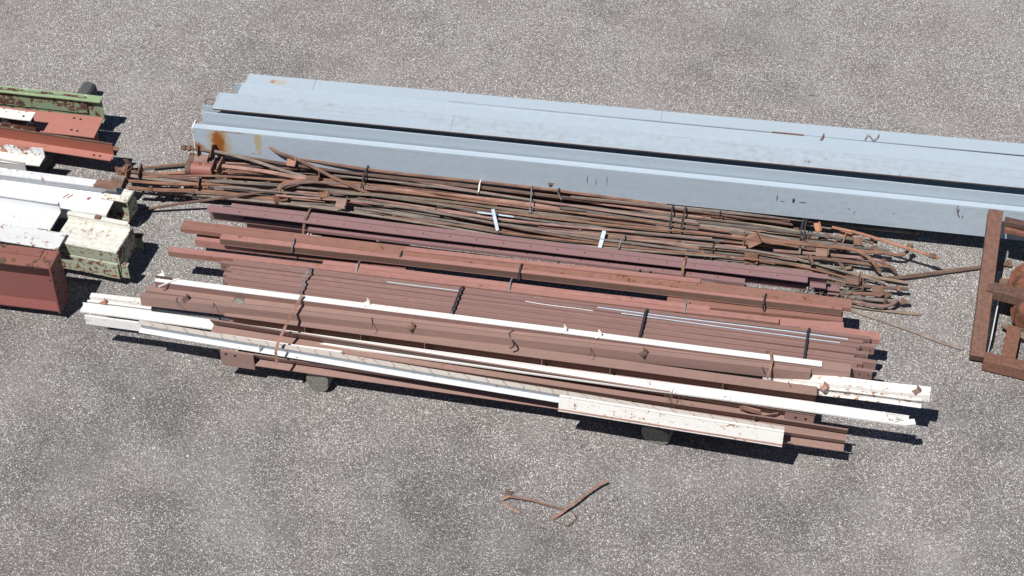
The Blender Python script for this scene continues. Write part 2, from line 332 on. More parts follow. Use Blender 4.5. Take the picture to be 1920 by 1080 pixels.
def hole(root, x, y, wv, axis='Z', r=0.012, on=None):
    H = root['h']; b = MB(); d = Vector((0, 0, 1)) if axis == 'Z' else (Vector((0, 1, 0)) if axis == 'Y' else Vector((1, 0, 0)))
    c = Vector((0, 0, 0)); n = 12
    t = d * 0.0015
    b.tube([c - t, c + t], r, n)
    return b.build('bolt_hole', M['hole'], on or root, root.matrix_world @ Matrix.Translation((x, y, wv + H)))
def xat(root, px, py, z):                  # local x of a surveyed point
    return (root.matrix_world.inverted() @ P(px, py, z)).x
def cleat(root, px, py, z, mat, size=0.07, yo=0.02, ang=None, w=0.0):
    """small bent clip standing on top of a member"""
    x = xat(root, px, py, z); a = rng.uniform(0.5, 1.0) if ang is None else ang
    b = MB(); s = size
    b.box(-s / 2, s / 2, -0.025, 0.025, 0.0, 0.005); b.box(s / 2 - 0.004, s / 2, -0.025, 0.025, 0.005, s * 0.8)
    yy = (root.matrix_world.inverted() @ P(px, py, z)).y
    return b.build('cleat', mat, root, root.matrix_world @ Matrix.Translation((x, yy, root['h'] + 0.001 + w)) @ Matrix.Rotation(a, 4, 'Z'))
def band(name, label, pts, width, mat, cat='strap', thick=0.002, group=None, cross=None):
    """a flat steel band through surveyed points"""
    q = [P(*p) for p in pts]; c0 = q[0].copy()
    b = MB(); vs_ = []; fs = []
    for i, p in enumerate(q):
        t = (q[min(i + 1, len(q) - 1)] - q[max(i - 1, 0)]).normalized()
        s = Vector(cross) if cross else Vector((0.985, -0.17, 0))
        s = (s - t * s.dot(t)).normalized(); n = s.cross(t).normalized()
        for (u, v) in ((-1, -1), (1, -1), (1, 1), (-1, 1)):
            vs_.append(p + s * u * width / 2 + n * v * thick / 2 - c0)
    for i in range(len(q) - 1):
        for k in range(4): fs.append((i * 4 + k, i * 4 + 4 + k, i * 4 + 4 + (k + 1) % 4, i * 4 + (k + 1) % 4))
    fs.append((0, 1, 2, 3)); e = (len(q) - 1) * 4; fs.append((e + 3, e + 2, e + 1, e)); b.add(vs_, fs)
    return tag(b.build(name, mat, None, Matrix.Translation(c0)), label, cat, group)
def smooth_path(pts, n=8):
    out = []; m = len(pts)
    for i in range(m - 1):
        p0, p1, p2, p3 = pts[max(i - 1, 0)], pts[i], pts[i + 1], pts[min(i + 2, m - 1)]
        for k in range(n):
            t = k / n
            out.append(0.5 * ((2 * p1) + (p2 - p0) * t + (2 * p0 - 5 * p1 + 4 * p2 - p3) * t * t + (3 * p1 - p0 - 3 * p2 + p3) * t ** 3))
    out.append(pts[-1]); return out
def rod(name, label, pts, r, mat, cat='rod', group=None, nuts=(), plates=(), sm=10, n=7, nutmat=None, platemat=None, psize=0.1):
    q = smooth_path([P(*p) for p in pts], sm); c0 = q[0].copy()
    b = MB(); b.tube([p - c0 for p in q], r, n)
    o = tag(b.build(name, mat, None, Matrix.Translation(c0), smooth=True), label, cat, group)
    L_ = [0.0]
    for i in range(1, len(q)): L_.append(L_[-1] + (q[i] - q[i - 1]).length)
    def at(d):
        d = d if d >= 0 else L_[-1] + d
        for i in range(1, len(q)):
            if L_[i] >= d or i == len(q) - 1:
                t = (q[i] - q[i - 1]).normalized(); return q[i - 1] + t * (d - L_[i - 1]), t
    for d in nuts:
        p, t = at(d); b = MB(); b.tube([-t * 0.016, t * 0.016], r * 1.75, 6)
        b.build('nut', nutmat or mat, o, Matrix.Translation(p))
    for d in plates:
        p, t = at(d); s = t.cross(Vector((0, 0, 1))).normalized(); u = s.cross(t)
        m = Matrix((t, s, u)).transposed().to_4x4(); m.translation = p
        m = m @ Matrix.Rotation(rng.uniform(-0.9, 0.9), 4, 'X') @ Matrix.Rotation(rng.uniform(-0.25, 0.25), 4, 'Z')
        b = MB(); h = psize / 2 * rng.uniform(0.8, 1.1); b.box(-0.004, 0.004, -h, h, -h, h)
        b.build('anchor_plate', platemat or M['rust'], o, m)
    return o

# ---------------------------------------------------------------- ground
b = MB(); gx = 60
for i in range(1): b.add([(-gx, -gx, 0), (gx, -gx, 0), (gx, gx, 0), (-gx, gx, 0)], [(0, 1, 2, 3)])
g = b.build('ground', M['gravel']); g['kind'] = 'structure'
# loose stones lying on the surface
b = MB()
for i in range(2600):
    px, py = rng.uniform(-60, 1980), rng.uniform(-60, 1140); p = P(px, py, 0); s = rng.uniform(0.003, 0.008) * (1.8 if rng.random() < 0.03 else 1)
    a = rng.uniform(0, 6.28); vs_ = []
    for k in range(5):
        an = a + k * 1.2566; vs_.append(p + Vector((math.cos(an) * s * rng.uniform(0.8, 1.2), math.sin(an) * s * rng.uniform(0.8, 1.2), 0)))
    vs_.append(p + Vector((rng.uniform(-.3, .3) * s, rng.uniform(-.3, .3) * s, s * 0.9)))
    b.add(vs_, [(k, (k + 1) % 5, 5) for k in range(5)])
tag(b.build('loose_gravel', plain('pale_stone', (0.52, 0.50, 0.47), 0.8, sc=3, vary=0.6)), 'small pale loose stones strewn over the asphalt', 'gravel', kind='stuff')

# ---------------------------------------------------------------- timber bearers
def log(label, p_front, p_back, r, mat, flat=0.8, name='timber_bearer', square=0.0):
    A, B = P(*p_front), P(*p_back); A.z = B.z = 0.0; mw = frame_of(A, B, 0); LEN = (B - A).length
    b = MB(); vs_ = []; n = 20; k_ = 14; fs = []
    ph = [rng.uniform(0, 6) for _ in range(4)]
    for i in range(k_ + 1):
        x = LEN * i / k_
        for j in range(n):
            an = 2 * math.pi * j / n; e = square or 1.0
            cx = math.copysign(abs(math.cos(an)) ** e, math.cos(an)); sz = math.copysign(abs(math.sin(an)) ** e, math.sin(an))
            rr = r * (1 + 0.03 * math.sin(3 * an + ph[0]) + 0.02 * math.sin(7 * an + ph[1] + x) + 0.012 * math.sin(5 * x + ph[2]))
            vs_.append((x + 0.006 * math.sin(3 * an + ph[3]) * (i in (0, k_)), cx * rr, r * flat + sz * rr * flat))
    for i in range(k_):
        for j in range(n): fs.append((i * n + j, i * n + (j + 1) % n, (i + 1) * n + (j + 1) % n, (i + 1) * n + j))
    fs.append(tuple(range(n))); fs.append(tuple(k_ * n + j for j in range(n)))
    b.add(vs_, fs); o = b.build(name, mat, None, mw, smooth=True, bevel=0.006)
    return tag(o, label, 'timber', 'timber bearers under the steel')
log('short grey round log poking out under the lower left of the brown stack', (597, 735, 0), (745, 455, 0), 0.10, M['wood'], 1.2, square=.93)
log('dark flat-topped timber end in shadow under the lower right of the stack', (1227, 831, 0), (1370, 540, 0), 0.12, M['wood'], 0.72, square=.6)
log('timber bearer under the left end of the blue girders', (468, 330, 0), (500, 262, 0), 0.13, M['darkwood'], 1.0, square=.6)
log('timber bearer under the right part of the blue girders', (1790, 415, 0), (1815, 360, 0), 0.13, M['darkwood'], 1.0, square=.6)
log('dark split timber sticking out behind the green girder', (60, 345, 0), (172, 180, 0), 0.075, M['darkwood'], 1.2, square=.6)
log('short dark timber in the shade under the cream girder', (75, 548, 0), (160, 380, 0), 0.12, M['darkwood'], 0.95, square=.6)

# ---------------------------------------------------------------- blue girders
GB = 'long light blue steel girders'
zt = 0.74
def wid(pa, pb, z):                                    # depth between two surveyed edges, at right angles to the girders
    d = P(*pa, z) - P(*pb, z); n = Vector((math.sin(R(9.8)), math.cos(R(9.8)), 0)); return abs(d.dot(n))
FA = wid((1240, 208), (1240, 228), zt) + .002; FB = wid((1240, 228.5), (1240, 254), zt) + .008; FC = wid((1240, 254), (1240, 285), zt) + .012
A_ = member('steel_girder', 'rearmost light blue girder with a small rust spot at its left end', 'girder', (459, 157, zt + .004), (2010, 298, zt + .004), sec_i(0.34, FA, 0.014), {'top_flange': M['blue_back'], '*': M['blue']}, GB, bow=.001, bevel=0.002)
B_ = member('steel_girder', 'second light blue girder from the rear, wide top plate with a thin raised edge strip', 'girder', (444, 179, zt - 0.004), (2010, 329, zt - .004), sec_i(0.34, FB, 0.014), {'top_flange': M['blue'], '*': M['blue']}, GB, bow=.001, bevel=0.002)
C_ = member('steel_girder', 'middle light blue girder whose rusty front edge hangs over a black gap', 'girder', (398, 203, zt + .002), (2010, 361, zt + .002), sec_i(0.34, FC, 0.014), {'top_flange': M['blue_worn'], '*': M['blue']}, GB, bow=.001, bevel=0.002)
D_ = member('steel_girder', 'narrow blue channel just behind and above the front blue girder', 'girder', (378, 210, zt - 0.02), (2010, 376, zt - .02), [('top_edge', 0, .012, -.01, 0), ('web', 0, .01, -.36, -.0105), ('bottom_flange', 0, .05, -.37, -.3605)], {'*': M['blue']}, GB, bow=.001, bevel=0.002)
E_ = member('steel_girder', 'front blue girder with rust streaks on its left web and dark scuffs to the right', 'girder', (361, 239, 0.60), (2010, 406, 0.60), sec_face(0.335, 0.066, 0.01), {'web': M['blue_front'], 'top_flange': M['blue'], '*': M['blue']}, GB, bow=.001, bevel=0.002)
part_box(C_, 'edge_trim', 0, C_['len'], -0.004, -0.0005, -0.012, -0.001, M['rust'])
part_box(B_, 'edge_strip', xat(B_, 841, 190, zt), xat(B_, 1445, 245, zt), FB - .012, FB - .001, 0.009, 0.013, M['blue_edge'])
part_box(B_, 'edge_strip', xat(B_, 1447, 245, zt), xat(B_, 1507, 250, zt), FB - .013, FB, 0.009, 0.014, M['rust'], label='rusty end of the raised edge strip')
part_box(A_, 'end_plate', -0.11, 0.0, 0.02, 0.03, -0.30, -0.02, M['blue'])
part_box(C_, 'end_plate', -0.10, 0.0, 0.05, 0.06, -0.30, -0.02, M['blue'])
part_box(A_, 'weld_seam', xat(A_, 1240, 212, zt), xat(A_, 1240, 212, zt) + 0.006, 0.003, FA - .01, 0.001, 0.004, M['blue_edge'])
part_box(A_, 'weld_seam', xat(A_, 592, 150, zt), xat(A_, 592, 150, zt) + 0.005, 0.003, FA - .01, 0.001, 0.003, M['blue_edge'])
part_box(C_, 'weld_seam', xat(C_, 845, 238, zt), xat(C_, 845, 238, zt) + 0.006, 0.003, FC - .01, 0.001, 0.003, M['blue_edge'])
part_box(E_, 'end_plate', -0.012, -0.001, 0.0, 0.12, -0.32, -0.005, M['white_rusty'])
# hook hanging off the end of the middle girder
rod('wire_hook', 'small bent wire hook at the left end of the middle blue girder', [(402, 187, .70), (386, 188, .70), (388, 202, .66), (396, 204, .64), (398, 198, .66)], 0.006, M['black'], 'hook')
for (x, y, dx, dy) in ((1545, 250, -8, 12), (1540, 262, 5, -9)):
    rod('twig', 'small dry bent twig lying on the pale blue girder top, %s of the pair' % ('upper' if dy > 0 else 'lower'), [(x, y, zt + .02), (x + dx * .4, y + dy * .5, zt + .03), (x + dx, y + dy, zt + .02)], 0.004, M['rust_o'], 'twig', sm=4)
rod('twig', 'curled dry stalk on the blue girder top at the right', [(1622, 262, zt + .02), (1628, 252, zt + .04), (1637, 262, zt + .03), (1645, 258, zt + .03), (1648, 252, zt + .02)], 0.004, M['rust_y'], 'twig', sm=4)
rod('wire_piece', 'short bent wire hanging down the front blue girder at the right', [(1797, 386, .62), (1794, 392, .60), (1797, 400, .54)], 0.005, M['rust'], 'wire', sm=4)

# ---------------------------------------------------------------- plum channels
GP = 'plum coloured channels'
z0 = 0.50
member('steel_channel', 'rear plum channel at the back of the brown stack, longest to the right', 'channel', (432, 388, z0 + .01), (1551, 523, z0 + .01), sec_cee(0.12, 0.055, 0.006), M['purple'], GP)
Pb = member('steel_channel', 'plum channel starting furthest left, with a tall dark front', 'channel', (386, 396, .50), (1514, 530, .50), [('top_flange', 0, .09, -.006, 0), ('web', .084, .09, -.17, -.006)], M['purple'], GP)
member('steel_channel', 'short deep plum channel in shadow under the left end of the long plum ones', 'channel', (456, 411, 0.40), (700, 439, 0.40), sec_cee(0.16, 0.08, 0.006), M['purple'], GP)
Pc = member('steel_channel', 'front plum channel set lower, beginning beside the white block', 'channel', (577, 430, 0.42), (1396, 531, 0.42), sec_face(0.03, 0.062, 0.006), M['purple'], GP)
member('steel_channel', 'short plum offcut at the right end near the dry weeds', 'channel', (1528, 541, 0.33), (1574, 546, 0.33), sec_cee(0.05, 0.08, 0.006), M['purple'], GP)
for k in range(22):
    for (rt, yy) in ((Pb, 0.045), (Pc, 0.035)):
        x = 0.3 + k * 0.24
        if x < rt['len'] - .1: hole(rt, x, yy, 0.0012, 'Z', 0.006)
o = member('steel_block', 'small dirty white block under the left end of the front plum channel', 'block', (573, 445, 0.33), (600, 449, 0.33), sec_face(0.05, 0.06), M['white_rusty'], nx=2)

# ---------------------------------------------------------------- red primer channels
GR = 'red primer channels'
R0 = member('steel_channel', 'rear red brown channel reaching furthest left below the plum ones', 'channel', (338, 428, 0.46), (1596, 578, 0.46), sec_face(0.045, 0.115, 0.007), M['redbrown'], GR)
member('steel_channel', 'short raised red strip between the plum and red channels', 'channel', (760, 470, 0.475), (1313, 530, 0.475), sec_face(0.012, 0.05, 0.005), M['red'], GR)
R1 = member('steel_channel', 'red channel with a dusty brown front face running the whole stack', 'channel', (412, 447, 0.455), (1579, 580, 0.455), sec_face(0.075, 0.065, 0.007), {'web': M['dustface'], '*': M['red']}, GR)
member('steel_channel', 'stubby salmon red channel end below the rear red channel at left', 'channel', (365, 449, 0.36), (760, 497, 0.36), sec_face(0.08, 0.10, 0.007), M['red'], GR)
R2a = member('steel_channel', 'pink red channel whose bare left end juts out furthest', 'channel', (315, 471, 0.44), (1460, 606, 0.44), sec_face(0.06, 0.065, 0.007), {'web': M['redbrown'], '*': M['red']}, GR)
R2b = member('steel_channel', 'pink red channel close behind the jutting one, touching it', 'channel', (604, 495, 0.447), (1330, 583, 0.447), sec_face(0.06, 0.055, 0.007), M['red'], GR)
member('steel_channel', 'dusty red channel end continuing low at the right of the red strips', 'channel', (1330, 600, 0.40), (1582, 619, 0.40), sec_face(0.06, 0.095, 0.007), M['red'], GR)
member('steel_channel', 'dirty brown channel with debris in the gap between the red rows at right', 'channel', (1250, 568, 0.36), (1580, 602, 0.36), sec_face(0.06, 0.12, 0.007), M['redbrown'], GR)
o = member('steel_channel', 'red stub with a dark open end at the upper right of the purlin bundle', 'channel', (1500, 618, 0.44), (1650, 638, 0.44), sec_face(0.055, 0.095, 0.007), M['red'], GR)
o = member('steel_channel', 'lowest red channel seen dimly below the jutting pink one', 'channel', (420, 506, 0.34), (900, 560, 0.34), sec_face(0.07, 0.12, 0.007), M['redbrown'], GR)

member('steel_channel', 'added dark filler channel for the black shade in the gap between plum and red rows', 'channel', (590, 456, 0.30), (1560, 574, 0.30), sec_face(0.06, 0.10, 0.007), M['dustface'], GR)  # added dark strip: covers lit gravel so the gap looks shaded black

# ---------------------------------------------------------------- brown purlin bundle
GM = 'brown purlins strapped in a tight bundle'
NP = 11
lx = [436, 413, 440, 430, 425, 432, 418, 424, 417, 420, 426]
rx = [1632, 1618, 1640, 1612, 1605, 1628, 1601, 1643, 1617, 1606, 1636]
ordn = ['rearmost', 'second', 'third', 'fourth', 'fifth', 'sixth', 'seventh', 'eighth', 'ninth', 'tenth', 'front']
for i in range(NP):
    t = (i + 1) / NP; yL0 = 483 + (533 - 483) * t; yR0 = 633 + (699 - 633) * t
    sl = (yR0 - yL0) / (1640 - 415)
    z = 0.48 + (0.006 if i % 2 else -0.004) + rng.uniform(-.004, .004)
    jl, jr = rng.uniform(-1.2, 1.2), rng.uniform(-1.5, 1.5)
    lab = '%s long thin brown purlin %sin the tight bundle' % (ordn[i].capitalize(), 'from the rear ' if 0 < i < NP - 1 else '')
    q = member('steel_purlin', lab[0].lower() + lab[1:], 'purlin', (lx[i], yL0 + sl * (lx[i] - 415) + jl, z), (rx[i], yL0 + sl * (rx[i] - 415) + jr, z),
               sec_face(0.085, 0.036, 0.003), M['brown'], GM, bow=0.005)
    for k in range(2): hole(q, 0.03 + 0.09 * k, -0.0008, -0.04, 'Y', 0.007); hole(q, q['len'] - 0.03 - 0.07 * k, -0.0008, -0.04, 'Y', 0.007)
    part_box(q, 'end_lip', q['len'] - 0.004, q['len'] - 0.001, 0.004, 0.034, -0.05, -0.004, M['brown'])
for (a_, b2, wd, lb) in (((1120, 577, .494), (1590, 636, .494), 0.010, 'rear of two thin pale blue trim strips lying along the purlin bundle'),
                       ((1165, 588, .496), (1575, 643, .496), 0.009, 'front of two thin pale blue trim strips lying along the purlin bundle'),
                       ((725, 529, .494), (862, 546, .494), 0.008, 'short pale blue trim strip near the left middle of the purlin bundle')):
    member('trim_strip', lb, 'trim strip', a_, b2, [('strip', 0, wd, -0.003, 0)], M['pale'], nx=4)
member('trim_strip', 'thin flaking white strip lying in the middle of the purlin bundle', 'trim strip', (985, 566, .494), (1112, 583, .494), [('strip', 0, 0.007, -0.003, 0)], M['white_rusty'], nx=4)

# ---------------------------------------------------------------- white strip on top, brown channels in front
W1 = member('steel_channel', 'narrow white channel with brown face lying on top between purlins and brown channels', 'channel', (290, 527, 0.660), (1541, 687, 0.605), sec_face(0.075, 0.06, 0.006), {'top_flange': M['white'], '*': M['brown']}, bow=0.003)
GC = 'brown channels at the front of the stack'
member('steel_channel', 'short piece of brown channel at the left, just below the white-topped channel', 'channel', (273, 545, 0.585), (436, 567, 0.585), sec_face(0.09, 0.07, 0.006), M['brown2'], GC)
B1 = member('steel_channel', 'brown channel running along the foot of the white-topped channel, reaching far right', 'channel', (456, 569, 0.585), (1595, 697, 0.585), sec_face(0.09, 0.085, 0.006), M['brown2'], GC)
B2 = member('steel_channel', 'broad brown channel with clips and wire scraps scattered on it', 'channel', (262, 556, 0.580), (1520, 699, 0.580), sec_face(0.105, 0.052, 0.006), {'web': M['brown2'], '*': M['brown2']}, GC)
B3 = member('steel_channel', 'brown channel fanning out from under the clipped one, dark hollow front', 'channel', (420, 592, 0.500), (1531, 741, 0.500), sec_cee(0.17, 0.10, 0.006), M['brown2'], GC)
B4 = member('steel_channel', 'brown channel holding the long white one, a holed plate near its right end', 'channel', (393, 600, 0.60), (1529, 779, 0.42), sec_lean(0.145, 0.08), M['brown2'], GC)
B6 = member('steel_channel', 'brown channel between the two long white ones, ending lower right', 'channel', (560, 651, 0.41), (1590, 807, 0.41), sec_lean(0.135, 0.075), M['brown2'], GC)
B5 = member('steel_channel', 'lowest front brown channel with a wide holed plate on its left end', 'channel', (415, 656, 0.370), (1585, 826, 0.370), sec_lean(0.125, 0.07), M['brown2'], GC)
GW = 'white channels in the brown stack'
W2 = member('steel_channel', 'longest white channel, peeling and rusty at its right tip', 'channel', (150, 583, 0.41), (1703, 797, 0.485), [('floor', 0, .08, -.006, 0), ('back_leg', .074, .08, 0, .028), ('front_leg', 0, .005, -.016, -.0065)], {'floor': M['white'], '*': M['white']}, GW, bow=0.006)
W3 = member('steel_channel', 'white channel with dusty ticked top edge along the front of the stack', 'channel', (257, 608, 0.520), (1470, 809, 0.520), sec_cee(0.10, 0.05, 0.005), {'top_flange': M['white_tick'], '*': M['cool_white']}, GW, bow=0.003)
member('steel_channel', 'plain white channel poking out lowest at the left of the stack', 'channel', (158, 592, 0.475), (640, 661, 0.475), sec_face(0.095, 0.02, 0.005), M['white'], GW)
W4 = member('steel_channel', 'short deep white channel with rust along its lower edge, front right', 'channel', (1047, 749, 0.57), (1469, 816, 0.60), [('top_flange', .026, .055, -.006, 0), ('web', [(.026, 0), (.032, 0), (.006, -.105), (0, -.105)]), ('bottom_flange', -.014, .03, -.111, -.1052), ('bottom_lip', -.018, -.012, -.119, -.1115)], {'bottom_flange': M['rust_p'], '*': M['white_rusty']}, GW)
W5 = member('steel_channel', 'white channel sticking out upper right with brown blotches on top', 'channel', (1430, 706, 0.46), (1744, 742, 0.58), sec_face(0.07, 0.10, 0.006), {'top_flange': M['white_rusty'], '*': M['white']}, GW)
W6 = member('steel_channel', 'thin white rusty channel in front of the blotched white one at right', 'channel', (1440, 716, 0.43), (1728, 752, 0.56), sec_cee(0.08, 0.03, 0.006), M['white_rusty'], GW)
member('steel_channel', 'rusty white channel tip rearmost of the white ends at the left', 'channel', (168, 556, 0.38), (700, 614, 0.38), sec_face(0.06, 0.05, 0.006), M['white_rusty'], GW)
W7 = member('steel_channel', 'narrow white channel tip between the rearmost and the longest at the left', 'channel', (163, 565, 0.34), (700, 630, 0.34), sec_cee(0.05, 0.02, 0.006), M['white'], GW)
cleat(W7, 193, 568, .345, M['rust_o'], .05)
# white channel low at the left, its shade painted in as spotted blue grey
member('steel_channel', 'white channel coloured blue grey for shade, left of the brown channels', 'channel', (283, 578, 0.380), (410, 595, 0.380), sec_face(0.06, 0.06, 0.006), paint('white_in_shade_paint', (0.25, 0.28, 0.31), rust=(0.04, 0.03, 0.03), amount=0.12, dirt=0.4))
# plates, clips and stiffeners
for (x0, w_, t_) in ((-0.015, .25, 0),): 
    ep = part_box(B5, 'end_plate', -0.01, 0.28, -0.012, -0.002, -0.17, 0.0, M['brown2']); hole(B5, 0.04, -0.0125, -0.03, 'Y', 0.012, ep); hole(B5, 0.12, -0.0125, -0.035, 'Y', 0.012, ep)
xl = B4['len']
ep = part_box(B4, 'end_plate', xl - 0.24, xl - 0.004, 0.01, 0.018, -0.13, -0.007, M['brown2']); hole(B4, xl - .15, .0095, -.07, 'Y', .012, ep); hole(B4, xl - .07, .0095, -.07, 'Y', .012, ep)
part_box(B4, 'brace', xl - 0.50, xl - 0.28, -0.02, -0.012, -0.10, -0.06, M['rust_p'], rot=(0.5, 0.2, 0.1))
part_box(B4, 'brace', xl - 0.62, xl - 0.42, -0.01, -0.002, -0.07, -0.02, M['rust_p'], rot=(-0.4, 0.1, -0.3))
for (rt, pts, mt) in ((B2, [(347, 561), (770, 614), (1206, 663)], M['rust']), (W2, [(1210, 721), (1655, 785)], M['white_rusty']), (W1, [(686, 572), (1055, 619), (1120, 628), (302, 522)], M['white_rusty']),
                      (W5, [(1475, 712), (1545, 717), (1718, 735)], M['rust_p'])):
    for (x, y) in pts: cleat(rt, x, y, 0.585 if rt is B2 else 0.48 if rt is W2 else 0.635 if rt is W1 else .57, mt, 0.055)
for (rt, xs, mt, f) in ((B3, (565, 680, 810, 1045, 1180, 1400), M['rust_p'], .05), (W3, (495, 1290), M['white_rusty'], .04), (W6, (1690,), M['white_rusty'], .028)):
    for px in xs:
        x = (px - 400) / 1180 * rt['len'] if rt is not W3 else (px - 257) / 1213 * rt['len']
        if rt is W6: x = rt['len'] - .18
        part_box(rt, 'stiffener', x, x + 0.006, 0.002, f - .004, -rt['h'] + 0.007, -0.007, mt)
# tip of the long white channel: torn rusty scraps
for k in range(5):
    x = W2['len'] - rng.uniform(0.02, 0.22)
    part_box(W2, 'torn_scrap', x - 0.03, x + 0.03, 0.01, 0.05, 0.004 + .006 * k, 0.008 + .006 * k, M['white_rusty'], rot=(rng.uniform(-.8, .8), rng.uniform(-.6, .6), rng.uniform(-.4, .4)))
part_box(W2, 'end_plate', W2['len'] - 0.02, W2['len'] + 0.05, 0.0, 0.05, -0.03, 0.02, M['white_rusty'], rot=(0.3, 0.2, 0.0))
part_box(W1, 'end_plate', 0.0, 0.14, 0.035, 0.041, 0.001, 0.03, M['rust'])
part_box(W1, 'rail', 0.03, 0.22, -0.01, 0.0, 0.001, 0.012, M['white'], rot=(0.75, 0, 0))

# ---------------------------------------------------------------- straps
def S_(label, pts, wd, mat, **k): return band('steel_strap', label, pts, wd, mat, group='steel straps and wire ties', **k)
S_('twisted dark wire strap over the left of the purlin bundle', [(584, 502, 0.505), (578, 508, 0.565), (568, 524, 0.535), (571, 530, 0.535), (563, 545, 0.535), (562, 552, 0.585), (568, 560, 0.605), (567, 570, 0.535), (560, 585, 0.515)], 0.018, M['steel'])
S_('dark strap over the purlins at the middle of the stack', [(870, 536, 0.495), (864, 541, 0.535), (857, 560, 0.525), (848, 582, 0.525), (846, 592, 0.505)], 0.02, M['black'])
S_('dark strap over the purlins right of the middle', [(1214, 579, 0.495), (1210, 586, 0.535), (1204, 612, 0.525), (1198, 636, 0.515)], 0.02, M['black'])
S_('dark strap over the purlins nearest their right ends', [(1518, 615, 0.495), (1515, 622, 0.525), (1512, 645, 0.520), (1508, 672, 0.515)], 0.02, M['black'])
S_('orange rusted strap drooping down the front left of the stack', [(567, 552, 0.690), (560, 565, 0.670), (547, 588, 0.655), (535, 612, 0.685), (522, 640, 0.615), (517, 660, 0.580), (519, 682, 0.470)], 0.024, M['rust_o'])
S_('bowed rusty strap standing up near the right end of the white-topped channel', [(1438, 662, 0.610), (1440, 657, 0.660), (1445, 660, 0.670), (1447, 680, 0.640), (1443, 697, 0.600), (1438, 706, 0.570)], 0.02, M['rust_o'])
for (pts, lb) in (([(553, 447, .47), (550, 452, .49), (547, 464, .47), (546, 474, .40)], 'grey tie round the red channels at far left'),
                  ([(980, 493, .47), (976, 499, .49), (973, 512, .47), (972, 526, .40)], 'dark tie round the red channels at the middle'),
                  ([(1437, 550, .47), (1434, 556, .49), (1431, 570, .47), (1431, 582, .40)], 'dark tie round the red channels at the right'),
                  ([(676, 488, .45), (670, 495, .48), (667, 512, .44)], 'small tie on the pink red channel, left one'),
                  ([(961, 520, .45), (957, 528, .48), (954, 548, .44)], 'small tie on the pink red channel, middle one'),
                  ([(1289, 560, .45), (1285, 568, .48), (1283, 587, .44)], 'small tie on the pink red channel, right one'),
                  ([(1048, 490, .42), (1045, 496, .45), (1044, 505, .42)], 'short wire tie between plum and red rows, left'),
                  ([(1201, 505, .42), (1198, 512, .45), (1196, 524, .42)], 'short wire tie between plum and red rows, left of a pair'),
                  ([(1220, 508, .42), (1217, 515, .45), (1216, 527, .42)], 'short wire tie between plum and red rows, right of a pair'),
                  ([(755, 470, .46), (751, 477, .48), (749, 482, .46)], 'tiny hooked tie on the rear red channel')):
    S_(lb, pts, 0.014, M['steel'] if 'grey' in lb or 'small' in lb else M['black'])
S_('brown band over the plum channels at the left', [(583, 388, .50), (580, 394, .54), (573, 410, .52), (569, 425, .46), (568, 440, .40)], 0.02, M['rust'])
S_('brown band over the plum channels at the right', [(1288, 481, .50), (1283, 489, .54), (1280, 505, .50), (1280, 522, .42)], 0.022, M['rust'])

# ---------------------------------------------------------------- wire scraps and weeds on the stack
for (pts, lb) in (([(333, 558), (330, 562), (335, 573), (338, 574)], 'looped wire left of the clip on the broad brown channel'), ([(400, 568), (401, 573), (399, 579)], 'small bent wire right of the clip on the broad brown channel'),
                  ([(697, 595), (698, 612), (694, 618)], 'hair thin wire across the broad brown channel'), ([(961, 638), (964, 648), (955, 653)], 'black wire knot on the broad brown channel at the middle'),
                  ([(1107, 652), (1108, 662), (1104, 668)], 'curved wire scrap on the broad brown channel'), ([(1429, 688), (1434, 702)], 'thin wire at the right end of the broad brown channel'),
                  ([(967, 618), (955, 624), (957, 633)], 'crooked wire below the white-topped channel')):
    rod('wire_scrap', lb, [(x, y, .59 + .01 * (k % 2)) for k, (x, y) in enumerate(pts)], 0.003 if 'knot' not in lb else .008, M['black'], 'wire', sm=5, n=5, group='wire scraps on the stack')
b = MB()
for k in range(60):
    x, y = rng.uniform(1495, 1580), rng.uniform(548, 566); p = P(x, y, 0.15 + rng.uniform(0, .15))
    d = Vector((rng.uniform(-.5, 1.0), rng.uniform(-.2, .5), rng.uniform(.3, .9))).normalized(); q = [p]
    for j in range(5): d = (d + Vector((rng.uniform(-.35, .35), rng.uniform(-.3, .3), rng.uniform(-.35, .2)))).normalized(); q.append(q[-1] + d * rng.uniform(.02, .05))
    b.tube(q, .003, 4, rs=[.0032, .003, .0027, .0022, .0018, .001])
tag(b.build('dry_weeds', M['twig']), 'tangle of dry grey weeds at the right end of the plum channels', 'weeds', kind='stuff')
b = MB()
for k in range(9):
    x, y = 1262 + rng.uniform(-15, 18), 758 + rng.uniform(-8, 8); p = P(x, y, .45); q = [p]; d = Vector((rng.uniform(-.4, .4), rng.uniform(0, .5), 1)).normalized()
    for j in range(4): q.append(q[-1] + d * .03); d = (d + Vector((rng.uniform(-.5, .5), rng.uniform(-.3, .3), -.1))).normalized()
    b.tube(q, .002, 4)
tag(b.build('dry_stalks', M['rust']), 'thin brown stalks sprouting between the lower right channels', 'weeds', kind='stuff')

